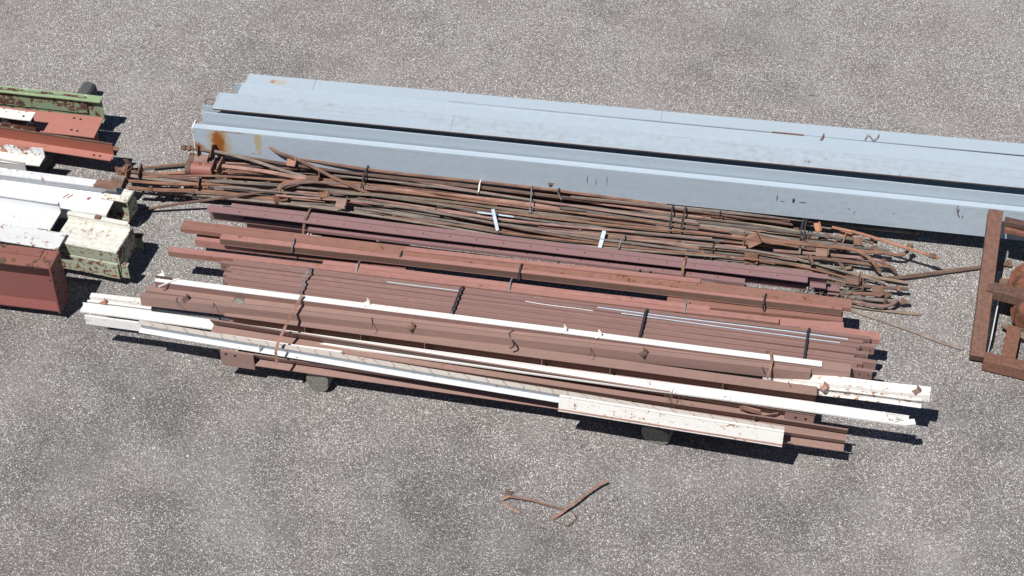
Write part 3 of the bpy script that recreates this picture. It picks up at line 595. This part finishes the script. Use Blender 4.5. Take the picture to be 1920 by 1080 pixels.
# ---------------------------------------------------------------- rods
mats = [M['rust'], M['rust_g'], M['rust_g'], M['rust'], M['rust_p'], M['rust_g'], M['rust_o']]
RL = [  # label, points, radius, material, nuts, plates
 ('thin rod crossing the top of the heap against the blue web, fitting at mid length', [(445, 268, .36), (545, 277, .36), (800, 307, .34), (1048, 343, .33)], .013, 'rust', (1.62, 1.66), (), 0),
 ('rod slanting down from a raised nut at the top left of the heap', [(493, 264, .46), (520, 285, .44), (560, 300, .40), (640, 340, .34), (702, 367, .28)], .016, 'rust', (.02, .06), (), 0),
 ('grey rod slanting from the dark plate near the left end', [(396, 282, .40), (440, 292, .38), (480, 303, .36), (545, 324, .33), (600, 338, .3)], .016, 'rust_g', (), (.02,), .15),
 ('pinkish rod leaving the short pipe at the left', [(408, 310, .34), (500, 322, .33), (640, 347, .30), (900, 372, .24), (1080, 395, .2)], .02, 'rust_p', (), (.03,), .13),
 ('rod with a pointed nut at the upper left end', [(340, 276, .33), (400, 284, .34), (470, 297, .34), (640, 322, .32), (900, 352, .28), (1130, 380, .22)], .016, 'rust', (.03, .08), (.17,), .1),
 ('rod ending beside the small plates, second from the top left', [(472, 286, .36), (540, 294, .35), (720, 322, .33), (1000, 352, .3), (1250, 385, .25)], .015, 'rust', (), (), 0),
 ('long rod on the very back of the heap below the blue web', [(700, 308, .30), (860, 330, .30), (1100, 356, .28), (1400, 392, .25), (1578, 416, .2)], .013, 'rust_o', (), (), 0),
 ('long grey rod running out along the black shadow of the blue girder', [(1070, 370, .24), (1300, 392, .24), (1500, 412, .2), (1620, 426, .12), (1723, 437, .06)], .017, 'rust_g', (-.05,), (), 0),
 ('far left rod with a square socket, topmost of the left cluster', [(222, 318, .30), (262, 324, .30), (340, 334, .28), (420, 343, .26), (560, 352, .24), (800, 374, .22)], .018, 'rust', (.06,), (.10, .22), .13),
 ('far left grey rod crossing the left cluster', [(235, 328, .28), (300, 337, .26), (420, 350, .22), (600, 356, .2), (900, 392, .17)], .018, 'rust_g', (), (.04,), .13),
 ('far left rod lowest of the left cluster', [(242, 352, .24), (290, 356, .22), (400, 360, .2), (520, 374, .18), (700, 384, .16)], .02, 'rust', (.2,), (), 0),
 ('pale grey rod just above the leaning left rod', [(350, 359, .20), (440, 366, .18), (560, 384, .16), (760, 404, .15)], .017, 'rust_g', (.06,), (), 0),
 ('rod with an orange bracket in the left cluster', [(238, 339, .26), (330, 345, .26), (470, 347, .24), (640, 360, .24), (860, 380, .2)], .016, 'rust', (), (.68,), .12),
 ('thin rod leaning out over the bare ground to the left', [(262, 394, .05), (330, 383, .12), (430, 369, .22), (510, 357, .28), (560, 345, .33)], .014, 'rust', (), (), 0),
 ('S-curved rod looping at the left of the heap', [(522, 354, .3), (530, 345, .33), (550, 340, .34), (600, 337, .32), (680, 345, .28)], .017, 'rust', (), (), 0),
 ('second curved rod looping at the left of the heap', [(524, 358, .3), (532, 348, .33), (560, 343, .34), (620, 343, .32), (760, 360, .28)], .015, 'rust_p', (), (), 0),
 ('tan rod running bright through the middle of the heap', [(614, 361, .30), (760, 370, .28), (930, 390, .26), (1150, 425, .22), (1330, 455, .18)], .014, 'rust_y', (), (), 0),
 ('second tan rod beside the bright one', [(820, 386, .26), (1000, 405, .26), (1180, 437, .22), (1360, 463, .16)], .015, 'rust_y', (), (), 0),
 ('hooked rod end rising at the lower middle of the heap', [(817, 392, .27), (821, 399, .26), (840, 405, .24), (930, 420, .22), (1060, 440, .2)], .016, 'rust', (), (), 0),
 ('orange rod ending at the brown cap plate', [(1010, 423, .24), (1150, 440, .22), (1310, 466, .2)], .018, 'rust_o', (), (), 0),
 ('orange rod running to the round plate at right', [(1230, 425, .24), (1330, 443, .22), (1400, 453, .2)], .017, 'rust_o', (), (-.03,), .16),
 ('light orange rod raised at the right end, its shadow falling clear', [(1560, 426, .30), (1620, 440, .30), (1700, 465, .28), (1762, 484, .27)], .014, 'rust_o', (-.08, -.05), (), 0),
 ('J-bent rod curling up at the far right', [(1500, 452, .15), (1610, 470, .16), (1662, 475, .16), (1688, 478, .16), (1702, 471, .18), (1708, 457, .22)], .017, 'rust', (-.03,), (), 0),
 ('large J-bent rod curling towards the camera at right', [(1400, 447, .24), (1508, 458, .25), (1590, 466, .25), (1622, 478, .24), (1640, 495, .20), (1650, 511, .12)], .018, 'rust', (), (), 0),
 ('J-bent rod curling down in front of the plate at right', [(1380, 470, .2), (1480, 480, .2), (1560, 487, .2), (1576, 495, .16), (1585, 508, .1)], .016, 'rust', (), (), 0),
 ('short J-bent rod at the outer right edge', [(1560, 486, .12), (1640, 497, .12), (1668, 500, .12), (1680, 512, .06)], .017, 'rust', (), (), 0),
 ('front J-bent rod curling up at the lower right', [(1576, 560, .10), (1630, 571, .10), (1660, 574, .10), (1675, 569, .11), (1683, 561, .14)], .017, 'rust_p', (), (), 0),
 ('straight rod lying frontmost at the lower right of the heap', [(1500, 555, .03), (1620, 577, .03), (1727, 590, .02)], .014, 'rust_y', (), (), 0),
 ('rod with plate and nut, lower right, nearest but three', [(1520, 528, .14), (1600, 535, .14), (1703, 542, .12)], .017, 'rust', (-.09,), (.45,), .13),
 ('rod with bolt head, lower right, between two longer ones', [(1530, 544, .12), (1600, 550, .11), (1671, 553, .10)], .018, 'rust', (-.04,), (), 0),
 ('rod ending in a nut, lower right, above the front J-bent rod', [(1530, 548, .10), (1610, 559, .09), (1706, 567, .08)], .018, 'rust_g', (-.06,), (.6,), .12),
 ('thick threaded rod with nuts pointing right of the heap', [(1100, 398, .24), (1400, 438, .2), (1600, 462, .18), (1667, 471, .16)], .018, 'rust_g', (-.12, -.15), (), 0),
 ('rod with washers right of the double tie', [(1100, 407, .22), (1400, 445, .2), (1560, 457, .18), (1580, 459, .18)], .017, 'rust', (-.08, -.35), (), 0),
 ('grey rod with orange end bracket at right', [(1050, 390, .25), (1300, 415, .24), (1500, 437, .22), (1645, 454, .2)], .016, 'rust_g', (-.05, -.45), (-.3,), .1),
 ('pink end rod with nut pointing at the far right', [(1450, 470, .16), (1620, 484, .16), (1668, 495, .15)], .016, 'rust_p', (-.06,), (), 0),
 ('rod ending near the white pebble at right', [(1450, 490, .12), (1560, 506, .10), (1700, 530, .06)], .014, 'rust_y', (), (), 0),
]
for (lb, pts, r, mt, nuts, plates, ps) in RL:
    rod('tie_rod', lb, pts, r, M[mt], 'rod', 'rusty rods in the heap', nuts, plates, psize=ps or .1, nutmat=M['rust'], platemat=M['rust_o'] if rng.random() < .4 else M['rust'])
rod('steel_bar', 'long rusty bar lying on the ground from the heap to under the frame', [(1640, 523, .06), (1700, 519, .05), (1790, 507, .04), (1896, 494, .04)], .02, M['rust'], 'bar', nuts=(-.02,))
rod('steel_bar', 'thin grey bar lying apart on the ground right of the stack', [(1590, 580, .02), (1700, 617, .02), (1760, 640, .02), (1806, 655, .02)], .014, M['rust_g'], 'bar')
rod('steel_bar', 'thin bare steel wire bar at the middle of the heap', [(895, 398, .3), (1000, 412, .28), (1090, 430, .26)], .008, M['pale'], 'bar')
rod('steel_bar', 'small orange cross bar with a knob on the heap top', [(1028, 346, .35), (1048, 341, .38), (1051, 345, .36)], .012, M['rust'], 'bar', nuts=(.02,))
# rods filling the body of the heap
def up(x): return [(345, 285), (445, 292), (560, 302), (800, 325), (1050, 362), (1400, 405), (1640, 450)]
def lerp(tab, x):
    for (a, b2) in zip(tab, tab[1:]):
        if x <= b2[0]: t = (x - a[0]) / (b2[0] - a[0]); return a[1] + (b2[1] - a[1]) * t
    return tab[-1][1]
UPt = [(200, 318), (345, 288), (445, 288), (560, 294), (800, 315), (1050, 350), (1400, 396), (1720, 455)]
LOt = [(200, 350), (345, 366), (450, 378), (640, 396), (1000, 455), (1250, 483), (1450, 500), (1720, 575)]
lbl = ['grey brown rod buried in the rusty heap', 'dark rusty rod buried in the rusty heap', 'pinkish rod buried in the rusty heap']
i = 0
for (nl, zl, rr) in ((38, .03, (.012, .016)), (34, .115, (.010, .014)), (28, .20, (.009, .013)), (14, .27, (.009, .012))):
    for j in range(nl):
        i += 1; s0 = (j + rng.uniform(.15, .85)) / nl; tilt = rng.uniform(-.28, .28) if zl > .1 else rng.uniform(-.1, .1)
        x0 = rng.choice([rng.uniform(345, 430), rng.uniform(400, 640), rng.uniform(500, 760)]); x1 = min(rng.uniform(1250, 1660), x0 + rng.uniform(850, 1200))
        if i % 6 == 5: x0, x1 = rng.uniform(700, 950), rng.uniform(1480, 1670)
        if i % 9 == 8: x0, x1 = rng.uniform(232, 300), rng.uniform(700, 1000)
        pts = []; a1, a2 = rng.uniform(-.012, .012), rng.uniform(0, 6)
        for k in range(6):
            x = x0 + (x1 - x0) * k / 5; q = s0 + tilt * (k / 5 - .5) + a1 * math.sin(k * 1.3 + a2)
            q = q if 0.02 < q < .98 else (.02 + (.02 - q) * .15 if q < .02 else .98 - (q - .98) * .15)
            hump = min(1, 4 * (q + .06) * (1.06 - q)); zz = zl * (0.5 + 0.5 * hump) + .015
            if x > 1450: zz *= max(.3, 1 - (x - 1450) / 300)
            pts.append((x, lerp(UPt, x) + (lerp(LOt, x) - lerp(UPt, x)) * q, zz))
        ml = rng.choice(['rust_g', 'rust_g', 'rust', 'rust', 'rust', 'rust_p', 'rust_g', 'rust_o' if zl < .2 else 'rust']); li = 0 if ml == 'rust_g' else 1 if ml == 'rust' else 2
        rod('tie_rod', lbl[li] if li < 2 else 'pale or orange rod buried in the rusty heap', pts, rng.uniform(*rr), M[ml], 'rod', 'rods buried in the heap, ' + ('grey brown', 'dark rusty', 'pale or orange')[li],
            (rng.uniform(.03, .12), -.06) if i % 6 == 0 else (), (.3,) if i % 17 == 3 else (), sm=6, n=8, nutmat=M['rust'], platemat=M['rust_o'], psize=.1)

# rusty flats behind the rods, short pipes, plates
member('rusty_flat', 'long rust red flat standing against the blue girder behind the rods', 'flat bar', (1000, 343, .30), (1400, 381, .30), sec_face(.16, .04, .008), M['redbrown'])
member('rusty_flat', 'rust red flat lower down behind the right part of the rods', 'flat bar', (1180, 377, .24), (1478, 405, .24), sec_face(.14, .05, .008), M['redbrown'])
member('rusty_flat', 'pinkish flat lying in the heap near the brown cap plate', 'flat bar', (1060, 366, .15), (1330, 396, .15), sec_face(.08, .05, .008), M['salmon'])
def pipe(label, a, b2, r, mat, capmat):
    A, B = P(*a), P(*b2); mw = frame_of(A, B, 0); LEN = (B - A).length
    m_ = MB(); m_.tube([(0.05, 0, 0), (LEN, 0, 0)], r, 20); o = tag(m_.build('short_pipe', mat, None, mw, smooth=True), label, 'pipe')
    m_ = MB(); m_.tube([(0, 0, 0), (0.05, 0, 0)], r * 1.1, 20); m_.build('end_cap', capmat, o, mw, smooth=True)
    m_ = MB(); s = r * 1.25; m_.box(LEN, LEN + .008, -s, s, -s, s); m_.build('end_plate', M['rust'], o, mw)
    return o
pipe('short flaking red pipe with a cap, at the left end of the rods', (350, 315, .26), (400, 319, .26), .065, paint('pipe_paint', (0.30, 0.12, 0.10), amount=.17, patch=(0.5, 0.36, 0.3), patch_amt=.06), M['rust'])
pipe('rusty brown pipe stub behind the flaking red pipe', (356, 299, .24), (392, 302, .24), .055, M['rust_p'], M['rust'])
def plate(label, px, py, z, sx, sy, rot, mat, name='anchor_plate'):
    b_ = MB(); t = .008; b_.box(-sx / 2, sx / 2, -sy / 2, sy / 2, 0, t); b_.box(sx / 2 - t, sx / 2, -sy / 2, sy / 2, t, sx * .7)
    mw = Matrix.Translation(P(px, py, z)) @ Matrix.Rotation(rot[2], 4, 'Z') @ Matrix.Rotation(rot[1], 4, 'Y') @ Matrix.Rotation(rot[0], 4, 'X')
    return tag(b_.build(name, mat, None, mw), label, 'bracket', 'loose rusty brackets')
for (lb, x, y, z, sx, sy, rt, mt) in (
    ('brown square socket bracket at the far left tip of the rods', 226, 322, .24, .10, .10, (.2, .5, .4), 'rust'),
    ('upper bracket at the far left tip of the rods', 236, 314, .30, .09, .08, (-.3, -.2, .9), 'rust'),
    ('lower crumpled bracket at the far left tip of the rods', 222, 345, .22, .16, .10, (.5, .1, -.3), 'rust'),
    ('brown triangular bracket below the left cluster', 303, 360, .12, .09, .09, (.9, .2, .5), 'rust_y'),
    ('flat orange bracket below the left cluster', 328, 354, .16, .11, .05, (.7, 0, .1), 'rust_o'),
    ('bright orange bracket hanging under the left rods', 381, 346, .24, .07, .07, (.8, .1, .4), 'rust_o'),
    ('tan triangular bracket right of the orange one', 411, 333, .20, .09, .09, (1.1, .3, .8), 'rust_y'),
    ('bright orange bracket at the upper left of the heap', 547, 304, .36, .09, .08, (.6, .1, -.1), 'rust_o'),
    ('dark bracket shadowing the rods at the upper left', 586, 336, .34, .12, .07, (.3, .1, .1), 'rust'),
    ('salmon box bracket on the lower left of the heap', 640, 382, .28, .10, .10, (.4, .1, -.15), 'rust_p'),
    ('folded bracket standing among rods left of the salmon box', 520, 372, .24, .11, .08, (1.0, .3, .9), 'rust'),
    ('small dark bracket above the salmon box', 604, 366, .30, .08, .07, (.2, .3, .5), 'rust'),
    ('brown bowl shaped plate at right centre of the heap', 1412, 450, .26, .13, .11, (.7, -.3, .3), 'rust'),
    ('round brown plate below the bowl shaped plate', 1405, 484, .20, .10, .10, (.9, .2, .2), 'rust'),
    ('leaning plate edge left of the round brown plate', 1315, 476, .22, .04, .09, (.2, 1.0, .5), 'rust'),
    ('orange bracket at right, highest of the right ones', 1532, 427, .22, .05, .09, (.4, .1, .2), 'rust_o'),
    ('salmon bracket with a dark side at right', 1585, 440, .20, .12, .07, (.6, .2, -.1), 'rust_o'),
    ('bright orange angled clip at right', 1607, 452, .24, .07, .07, (.9, .2, .2), 'rust_o'),
    ('orange triangular gusset with a hole at right', 1541, 473, .20, .11, .08, (.6, 0, -.1), 'rust_o'),
    ('upright brown plate leaning at lower right', 1516, 487, .22, .05, .11, (.3, 1.0, .4), 'rust'),
    ('brown box bracket above the end rods', 1598, 526, .18, .12, .09, (.3, .1, -.1), 'rust'),
    ('folded brown bracket straddling the end rods', 1642, 546, .16, .08, .10, (.5, .4, .2), 'rust_o'),
    ('small pale broken piece near the end rods', 1590, 503, .05, .06, .03, (0, 0, .2), 'rust_y')):
    plate(lb, x, y, z, sx, sy, rt, M[mt])
GT = [((692, 305), (683, 325), (676, 355), .36, 'black', .014, 'dark wire tie at the left of the rod heap'), ((902, 336), (899, 345), (896, 364), .33, 'whiteband', .012, 'short white tie near the middle of the rod heap'),
      ((998, 345), (996, 365), (992, 402), .33, 'steel', .012, 'thin grey tie at the middle of the rod heap'), ((1262, 385), (1258, 410), (1253, 442), .30, 'black', .016, 'black tie over the rods, left of the close pair'),
      ((1286, 388), (1280, 412), (1274, 445), .30, 'black', .016, 'black tie over the rods, right of the close pair'), ((1508, 408), (1503, 425), (1500, 452), .26, 'black', .014, 'dark tie over the rods near their right ends, left strand'),
      ((1513, 409), (1509, 426), (1506, 452), .26, 'black', .012, 'dark tie over the rods near their right ends, right strand'), ((1502, 456), (1500, 466), (1498, 480), .24, 'black', .018, 'short thick black tie below the right strands'),
      ((1172, 440), (1165, 450), (1159, 470), .27, 'steel', .014, 'grey loop tie beside the pale blue slat'), ((1340, 452), (1336, 468), (1331, 490), .24, 'black', .012, 'thin black tie above the plum channels at right'),
      ((1351, 395), (1350, 403), (1349, 411), .28, 'black', .01, 'tiny black tie on the rear rods'), ((1050, 348), (1046, 360), (1052, 378), .32, 'black', .016, 'black tie hanging from the orange cross bar')]
for (a, m_, c, z, mt, wd, lb) in GT:
    S_(lb, [(*a, z - .03), (a[0] - 1, a[1] + 3, z), (*m_, z + .01), (c[0] + 1, c[1] - 4, z - .02), (*c, z - .06)], wd, M[mt])
band('pale_slat', 'pale blue slat propped across the rods at centre', [(924, 392, .40), (933, 432, .24)], .03, M['pale'], 'slat', .006)
band('pale_slat', 'pale blue slat laid across the rods right of centre', [(1133, 433, .30), (1124, 466, .24)], .035, M['pale'], 'slat', .006)

# ---------------------------------------------------------------- left pile
GL = 'painted girders in the left pile'
XL = -120
m_ = member('steel_girder', 'green girder flaking to rust, rearmost in the left pile', 'girder', (XL, 158, .44), (187, 192, .42), sec_i(.26, .10, .012), {'top_flange': M['greentop'], '*': M['green']}, GL, bevel=.002)
m_ = member('steel_girder', 'green rusty plate girder face in front of the rear green one', 'girder', (XL, 153, .46), (160, 182, .44), sec_face(.20, .02, .01), M['green'], GL, bevel=.002)
part_box(m_, 'end_trim', m_['len'] - .012, m_['len'] + .002, -.003, .0, -.2, 0, M['rust'])
m_ = member('steel_plate', 'salmon red plate with four bolt holes at its right end', 'plate', (XL, 224, .34), (176, 258, .30), [('plate', 0, .31, -.012, 0)], M['salmon'], GL, bevel=.002)
for (x, y) in ((139, 221), (151, 223), (134, 243), (145, 245)):
    q = m_.matrix_world.inverted() @ P(x, y, .31); hole(m_, q.x, q.y, .001, 'Z', .013)
part_box(m_, 'flange', 0, m_['len'] - .02, .14, .15, -.2, -.0125, M['salmon'])
m_ = member('steel_girder', 'short rusty white beam lying on the salmon plate', 'girder', (XL, 203, .52), (57, 226, .52), sec_i(.19, .13, .012), {'top_flange': M['white_rusty'], '*': paint('rust_eaten_paint', (0.42, 0.38, 0.36), amount=.25, rust=(0.10, 0.04, 0.025))}, GL, bevel=.002)
hole(m_, m_['len'] - .09, .05, .001)
m_ = member('steel_angle', 'long salmon angle with a brown top edge, jutting right in the left pile', 'angle', (XL, 251, .30), (207, 301, .28), [('horizontal_leg', 0, .10, -.01, 0), ('vertical_leg', .09, .10, .0, .12)], {'horizontal_leg': M['salmon'], '*': paint('angle_face', (0.30, 0.10, 0.07), amount=.06, dirt=.3)}, GL, bevel=.001)
part_box(m_, 'top_edge', 0, m_['len'], .085, .104, .1205, .128, M['rust']); hole(m_, m_['len'] - .18, .04, .001); hole(m_, m_['len'] - .12, .04, .001)
member('steel_offcut', 'small rust brown offcut behind the tip of the salmon angle', 'offcut', (180, 287, .24), (217, 290, .24), [('plate', 0, .12, -.01, 0)], M['rust'], nx=2)
m_ = member('steel_angle', 'cream angle with a torn red patch below the salmon angle', 'angle', (XL, 288, .36), (74, 311, .36), [('horizontal_leg', 0, .15, -.01, 0), ('vertical_leg', .14, .15, .0, .09)], {'horizontal_leg': M['cream'], '*': M['cool_patch']}, GL, bevel=.001)
hole(m_, m_['len'] - .12, .1385, .06, 'Y', .006)
m_ = member('steel_plate', 'pale grey plate end peeping out above the big white channel', 'plate', (XL, 283, .38), (46, 305, .38), [('plate', 0, .01, -.15, 0)], paint('grey_plate', (0.5, 0.5, 0.5), amount=.08), GL, bevel=.001)
# big white channel lying on its web
def trough(label, pR, pF, z, depth, F, mt, endmat, name='steel_channel', xl=XL):
    """flanges up; pR = right end of the web's front edge, slope from the pile"""
    m_ = member(name, label, 'channel', (xl, pR[1] - (pR[0] - xl) * pF, z), (pR[0], pR[1], z), [('web', 0, F, -.012, 0), ('back_flange', F - .012, F, .0, depth)], mt, GL, bevel=.002)
    part_box(m_, 'end_edge', m_['len'] + .0005, m_['len'] + .006, 0.0, F, -.02, -.001, endmat)
    return m_
t1 = trough('big white channel lying on its back, rusty upper right corner', (199, 403), .13, .34, .12, .30, {'web': M['cool_white'], 'back_flange': M['cool_white']}, M['rust'])
part_box(t1, 'flange_lip', 0, t1['len'], .22, .312, .1205, .13, M['cool_patch'])
part_box(t1, 'flange_lip', t1['len'] - .18, t1['len'] + .02, .205, .315, .1305, .134, M['rust'], label='rusty corner of the white channel')
part_box(t1, 'bottom_flange', 0, t1['len'], .0, .012, -.16, -.0125, M['cool_white'])
part_box(t1, 'paint_mark', t1['len'] - .42, t1['len'] - .405, .15, .22, .0005, .001, M['redbrown'], rot=(-.5, 0, 0))
part_box(t1, 'paint_mark', t1['len'] - .46, t1['len'] - .445, .15, .22, .0005, .001, M['redbrown'], rot=(-.5, 0, 0))
part_box(t1, 'paint_mark', t1['len'] - .25, t1['len'] - .22, .17, .21, .0005, .001, M['redbrown'], rot=(-.5, 0, 0))
t2 = trough('smaller white channel nested in front of the big one, peeling pink corner', (92, 434), .15, .40, .11, .28, {'web': M['cool_white'], 'back_flange': M['cool_white']}, M['rust'])
part_box(t2, 'bottom_flange', 0, t2['len'], .0, .012, -.10, -.0125, M['cool_white']); part_box(t2, 'flange_lip', 0, t2['len'], .245, .286, .1105, .118, M['cool_white'])
part_box(t2, 'lug', t2['len'] - .10, t2['len'] + .0, -.02, -.01, -.04, .03, M['rust'])
member('steel_plate', 'white plate spotted with rust beside the dark red girder', 'plate', (XL, 432, .50), (108, 468, .46), [('plate', 0, .22, -.012, 0)], paint('rust_spotted_white', (0.72, 0.73, 0.74), rust=(0.22, 0.08, 0.04), fine=22, amount=.15, patch=(0.45, 0.24, 0.2), patch_amt=.09), GL, bevel=.002)
# cream and green channel with holed end plate
t3 = member('steel_channel', 'cream channel with pale green rusty sides and a holed end plate', 'channel', (100, 452, .42), (218, 474, .42), [('web', 0, .32, -.012, 0), ('back_flange', .308, .32, .0, .06), ('front_flange', -.0, .012, -.12, -.0125)],
            {'web': M['cream'], 'back_flange': M['cream'], 'front_flange': M['palegreen']}, GL, bevel=.002)
x = t3['len']; ep = part_box(t3, 'end_plate', x + .001, x + .012, .0, .34, -.22, .012, M['palegreen'])
for k in range(5): hole(t3, x + .0125, .05 + .062 * k, -.03, 'X', .008, ep)
part_box(t3, 'flange_lip', 0, x - .02, .30, .345, .0605, .068, M['cream']); part_box(t3, 'lug', x * .45, x * .45 + .05, .30, .34, .0685, .09, M['rust'])
t4 = member('steel_channel', 'pale green rusty beam below the cream channel', 'channel', (60, 466, .29), (220, 497, .29), sec_face(.17, .10, .01), M['palegreen'], GL, bevel=.002)
member('steel_bracket', 'small pale green bracket right of the pale green beam', 'bracket', (222, 496, .27), (239, 499, .27), sec_face(.15, .04, .008), M['palegreen'], nx=2, bevel=.001)
t5 = member('steel_girder', 'cream girder end with a bolt hole plate standing behind the cream channel', 'girder', (190, 371, .36), (236, 379, .36), [('top_flange', 0, .17, -.012, 0), ('web', .08, .09, -.22, -.0125), ('bottom_flange', 0, .17, -.232, -.2205)], {'top_flange': M['cream'], '*': M['palegreen']}, GL, bevel=.002)
ep = part_box(t5, 'end_plate', t5['len'] + .001, t5['len'] + .012, .0, .18, -.22, .0, M['palegreen'])
for k in range(4): hole(t5, t5['len'] + .0125, .025 + .043 * k, -.05, 'X', .008, ep); hole(t5, t5['len'] + .0125, .025 + .043 * k, -.15, 'X', .008, ep)
member('steel_bracket', 'dark green bracket in shade at the right of the left pile', 'bracket', (248, 444, .22), (266, 446, .22), sec_face(.14, .06, .008), M['green'], nx=2)
# dark red girder
r1 = member('steel_girder', 'big dark red girder with a bolted end plate at the lower left', 'girder', (XL, 476, .64), (91, 503, .64), sec_i(.52, .22, .016, .012), {'top_flange': M['oxide_top'], '*': M['oxide']}, GL, bevel=.002)
x = r1['len']; ep = part_box(r1, 'end_plate', x + .001, x + .016, -.005, .225, -.53, .003, M['oxide'])
for k in range(4):
    for s in (.04, .18): hole(r1, x + .0165, s, -.08 - .12 * k, 'X', .011, ep)
part_box(r1, 'splice_plate', -.0 + x - .55, x - .12, .12, .215, .0005, .010, M['oxide_top'])
hole(r1, x - .06, .1035, -.25, 'Y', .012)

# ---------------------------------------------------------------- rusty frame at the right
def zfr(y): return .13 + (668 - y) * (.56 / 275)        # it leans: near end on the ground, far end on the front blue girder
def bar(name, A, B, wd, ht, mat, parent):
    X = (B - A); LEN = X.length; mw = frame_of(A, B, 0); b_ = MB(); b_.box(0, LEN, -wd / 2, wd / 2, -ht, 0)
    return b_.build(name, mat, parent, mw, bevel=.006)
def Pf(x, y, x0=None, dz=0): return P(x, y, zfr(x0 or y) + dz)
c0 = P(1835, 660, .1); c0.z = 0; fr = tag(empty('metal_rack', Matrix.Translation(c0)), 'open rusty brown steel rack at the right edge leaning on the front blue girder', 'rack')
bar('side_rail', Pf(1833, 668), Pf(1868, 393), .125, .10, M['frame'], fr)
bar('cross_rail', Pf(1852, 534, 532, -.003), Pf(2010, 574, 532, -.003), .115, .10, M['frame'], fr)
bar('cross_rail', Pf(1846, 667, 664, .003), Pf(2010, 706, 664, .003), .11, .12, M['frame'], fr)
bar('cross_rail', Pf(1884, 410, 410, -.003), Pf(2010, 438, 410, -.003), .07, .05, M['frame'], fr)
bar('cross_rail', Pf(1884, 426, 410, -.07), Pf(2010, 452, 410, -.07), .05, .05, M['frame'], fr)
bar('inner_post', P(1903, 612, .14), P(1888, 682, .13), .12, .08, M['frame'], fr)
b_ = MB(); A = P(1852, 662, .02); B = P(1872, 560, .02); mw = frame_of(A, B, 0); b_.box(0, (B - A).length, -.004, .004, 0, .16); b_.build('side_panel', M['cool_white'], fr, mw)
# ribbed rusty casing inside the frame
A = P(1915, 470, .55); mt = rusty('orange_casing_rust', (0.08, 0.035, 0.022), (0.26, 0.10, 0.055), (0.36, 0.17, 0.1), stretch=(1, 1, 1))
mc = tag(empty('motor_casing', Matrix.Translation(P(1960, 560, 0))), 'orange rusty ribbed casing lying inside the open frame', 'machine part')
ctr = P(1944, 552, .22); ax = Vector((.12, 1, 0)).normalized()
SC = .8
prof = [(-.42, .20), (-.40, .26), (-.34, .27)] + [(-.32 + .06 * k + d, .27 if d in (0, .03) else .30) for k in range(9) for d in (0, .012, .03)] + [(.26, .27), (.30, .22)]
b_ = MB(); b_.tube([ax * a * SC for a, r in prof], 1, 36, rs=[r * SC for a, r in prof]); b_.build('ribbed_body', mt, mc, Matrix.Translation(ctr), smooth=True)
b_ = MB(); b_.tube([ax * -.40, ax * -.32], .14, 28); b_.build('end_boss', mt, mc, Matrix.Translation(ctr), smooth=True)
b_ = MB(); b_.tube([ax * .23, ax * .29], .11, 24); b_.build('shaft_end', M['black'], mc, Matrix.Translation(ctr), smooth=True)
for y_ in (-.38, .22):
    b_ = MB(); b_.box(-.26, .2, y_, y_ + .09, .0, .12); b_.build('mounting_foot', M['rust'], mc, Matrix.Translation(Vector((ctr.x, ctr.y, 0))))
rod('timber_offcut', 'splintered rusty offcut lying in the frame below the casing', [(1880, 608, .10), (1915, 628, .10), (1935, 640, .10)], .03, M['rust_y'], 'offcut', sm=2)

# ---------------------------------------------------------------- strap scrap lying in front
band('strap_scrap', 'orange rusted strap lying like a long slash on the open asphalt', [(1034, 974, .01), (1052, 962, .04), (1075, 945, .06), (1100, 925, .06), (1125, 908, .06), (1138, 901, .07)], .022, M['rust_o'], 'strap', .003)
band('strap_scrap', 'thin rusty strap with a curled left tip on the open asphalt', [(951, 921, .06), (947, 926, .05), (955, 931, .045), (968, 933, .04), (1000, 938, .04), (1030, 948, .03), (1056, 955, .02)], .018, M['rust_o'], 'strap', .003, cross=(0, 1, .2))
band('strap_scrap', 'short orange strap tip curling below the curled left end', [(956, 930, .05), (943, 935, .04), (941, 941, .02), (950, 948, .01), (962, 955, .015), (974, 962, .01)], .012, M['rust_o'], 'strap', .003, cross=(0, .8, .5))
band('strap_scrap', 'thin bent strap loop hooked under the long slash of strap', [(1036, 977, .004), (1055, 983, .004), (1064, 986, .02), (1072, 981, .03), (1080, 974, .03), (1078, 966, .02), (1070, 958, .01)], .009, M['rust'], 'strap', .003, cross=(0, .3, 1))
rod('curled_wire', 'tiny knot of rusty wire at the tip of the curled strap', [(948, 921, .03), (950, 918, .06), (956, 920, .06), (955, 926, .03), (949, 926, .03), (949, 922, .05)], .005, M['rust'], 'wire', sm=4)
# little debris on the asphalt
for (x, y, s, lb) in ((295, 49, .035, 'small dark tuft on the asphalt at the upper left'), (852, 10, .025, 'small dark twig at the top edge of the asphalt'), (922, 93, .03, 'dark speck of debris behind the blue girders'), (1065, 18, .02, 'tiny twig near the top edge, right of the dark twig'), (1524, 180, .03, 'thin stick lying behind the blue girders')):
    p = P(x, y, 0); b_ = MB()
    for k in range(7):
        d = Vector((rng.uniform(-1, 1), rng.uniform(-.5, .5), rng.uniform(.05, .4))) * s * 1.3; b_.tube([Vector((rng.uniform(-s, s) * .5, 0, .004)), d * .5 + Vector((0, 0, .006)), d], .004, 4)
    tag(b_.build('twig', M['twig'], None, Matrix.Translation(p)), lb, 'debris')
for o in bpy.data.objects:
    for k in ('len', 'h'):
        if k in o: del o[k]
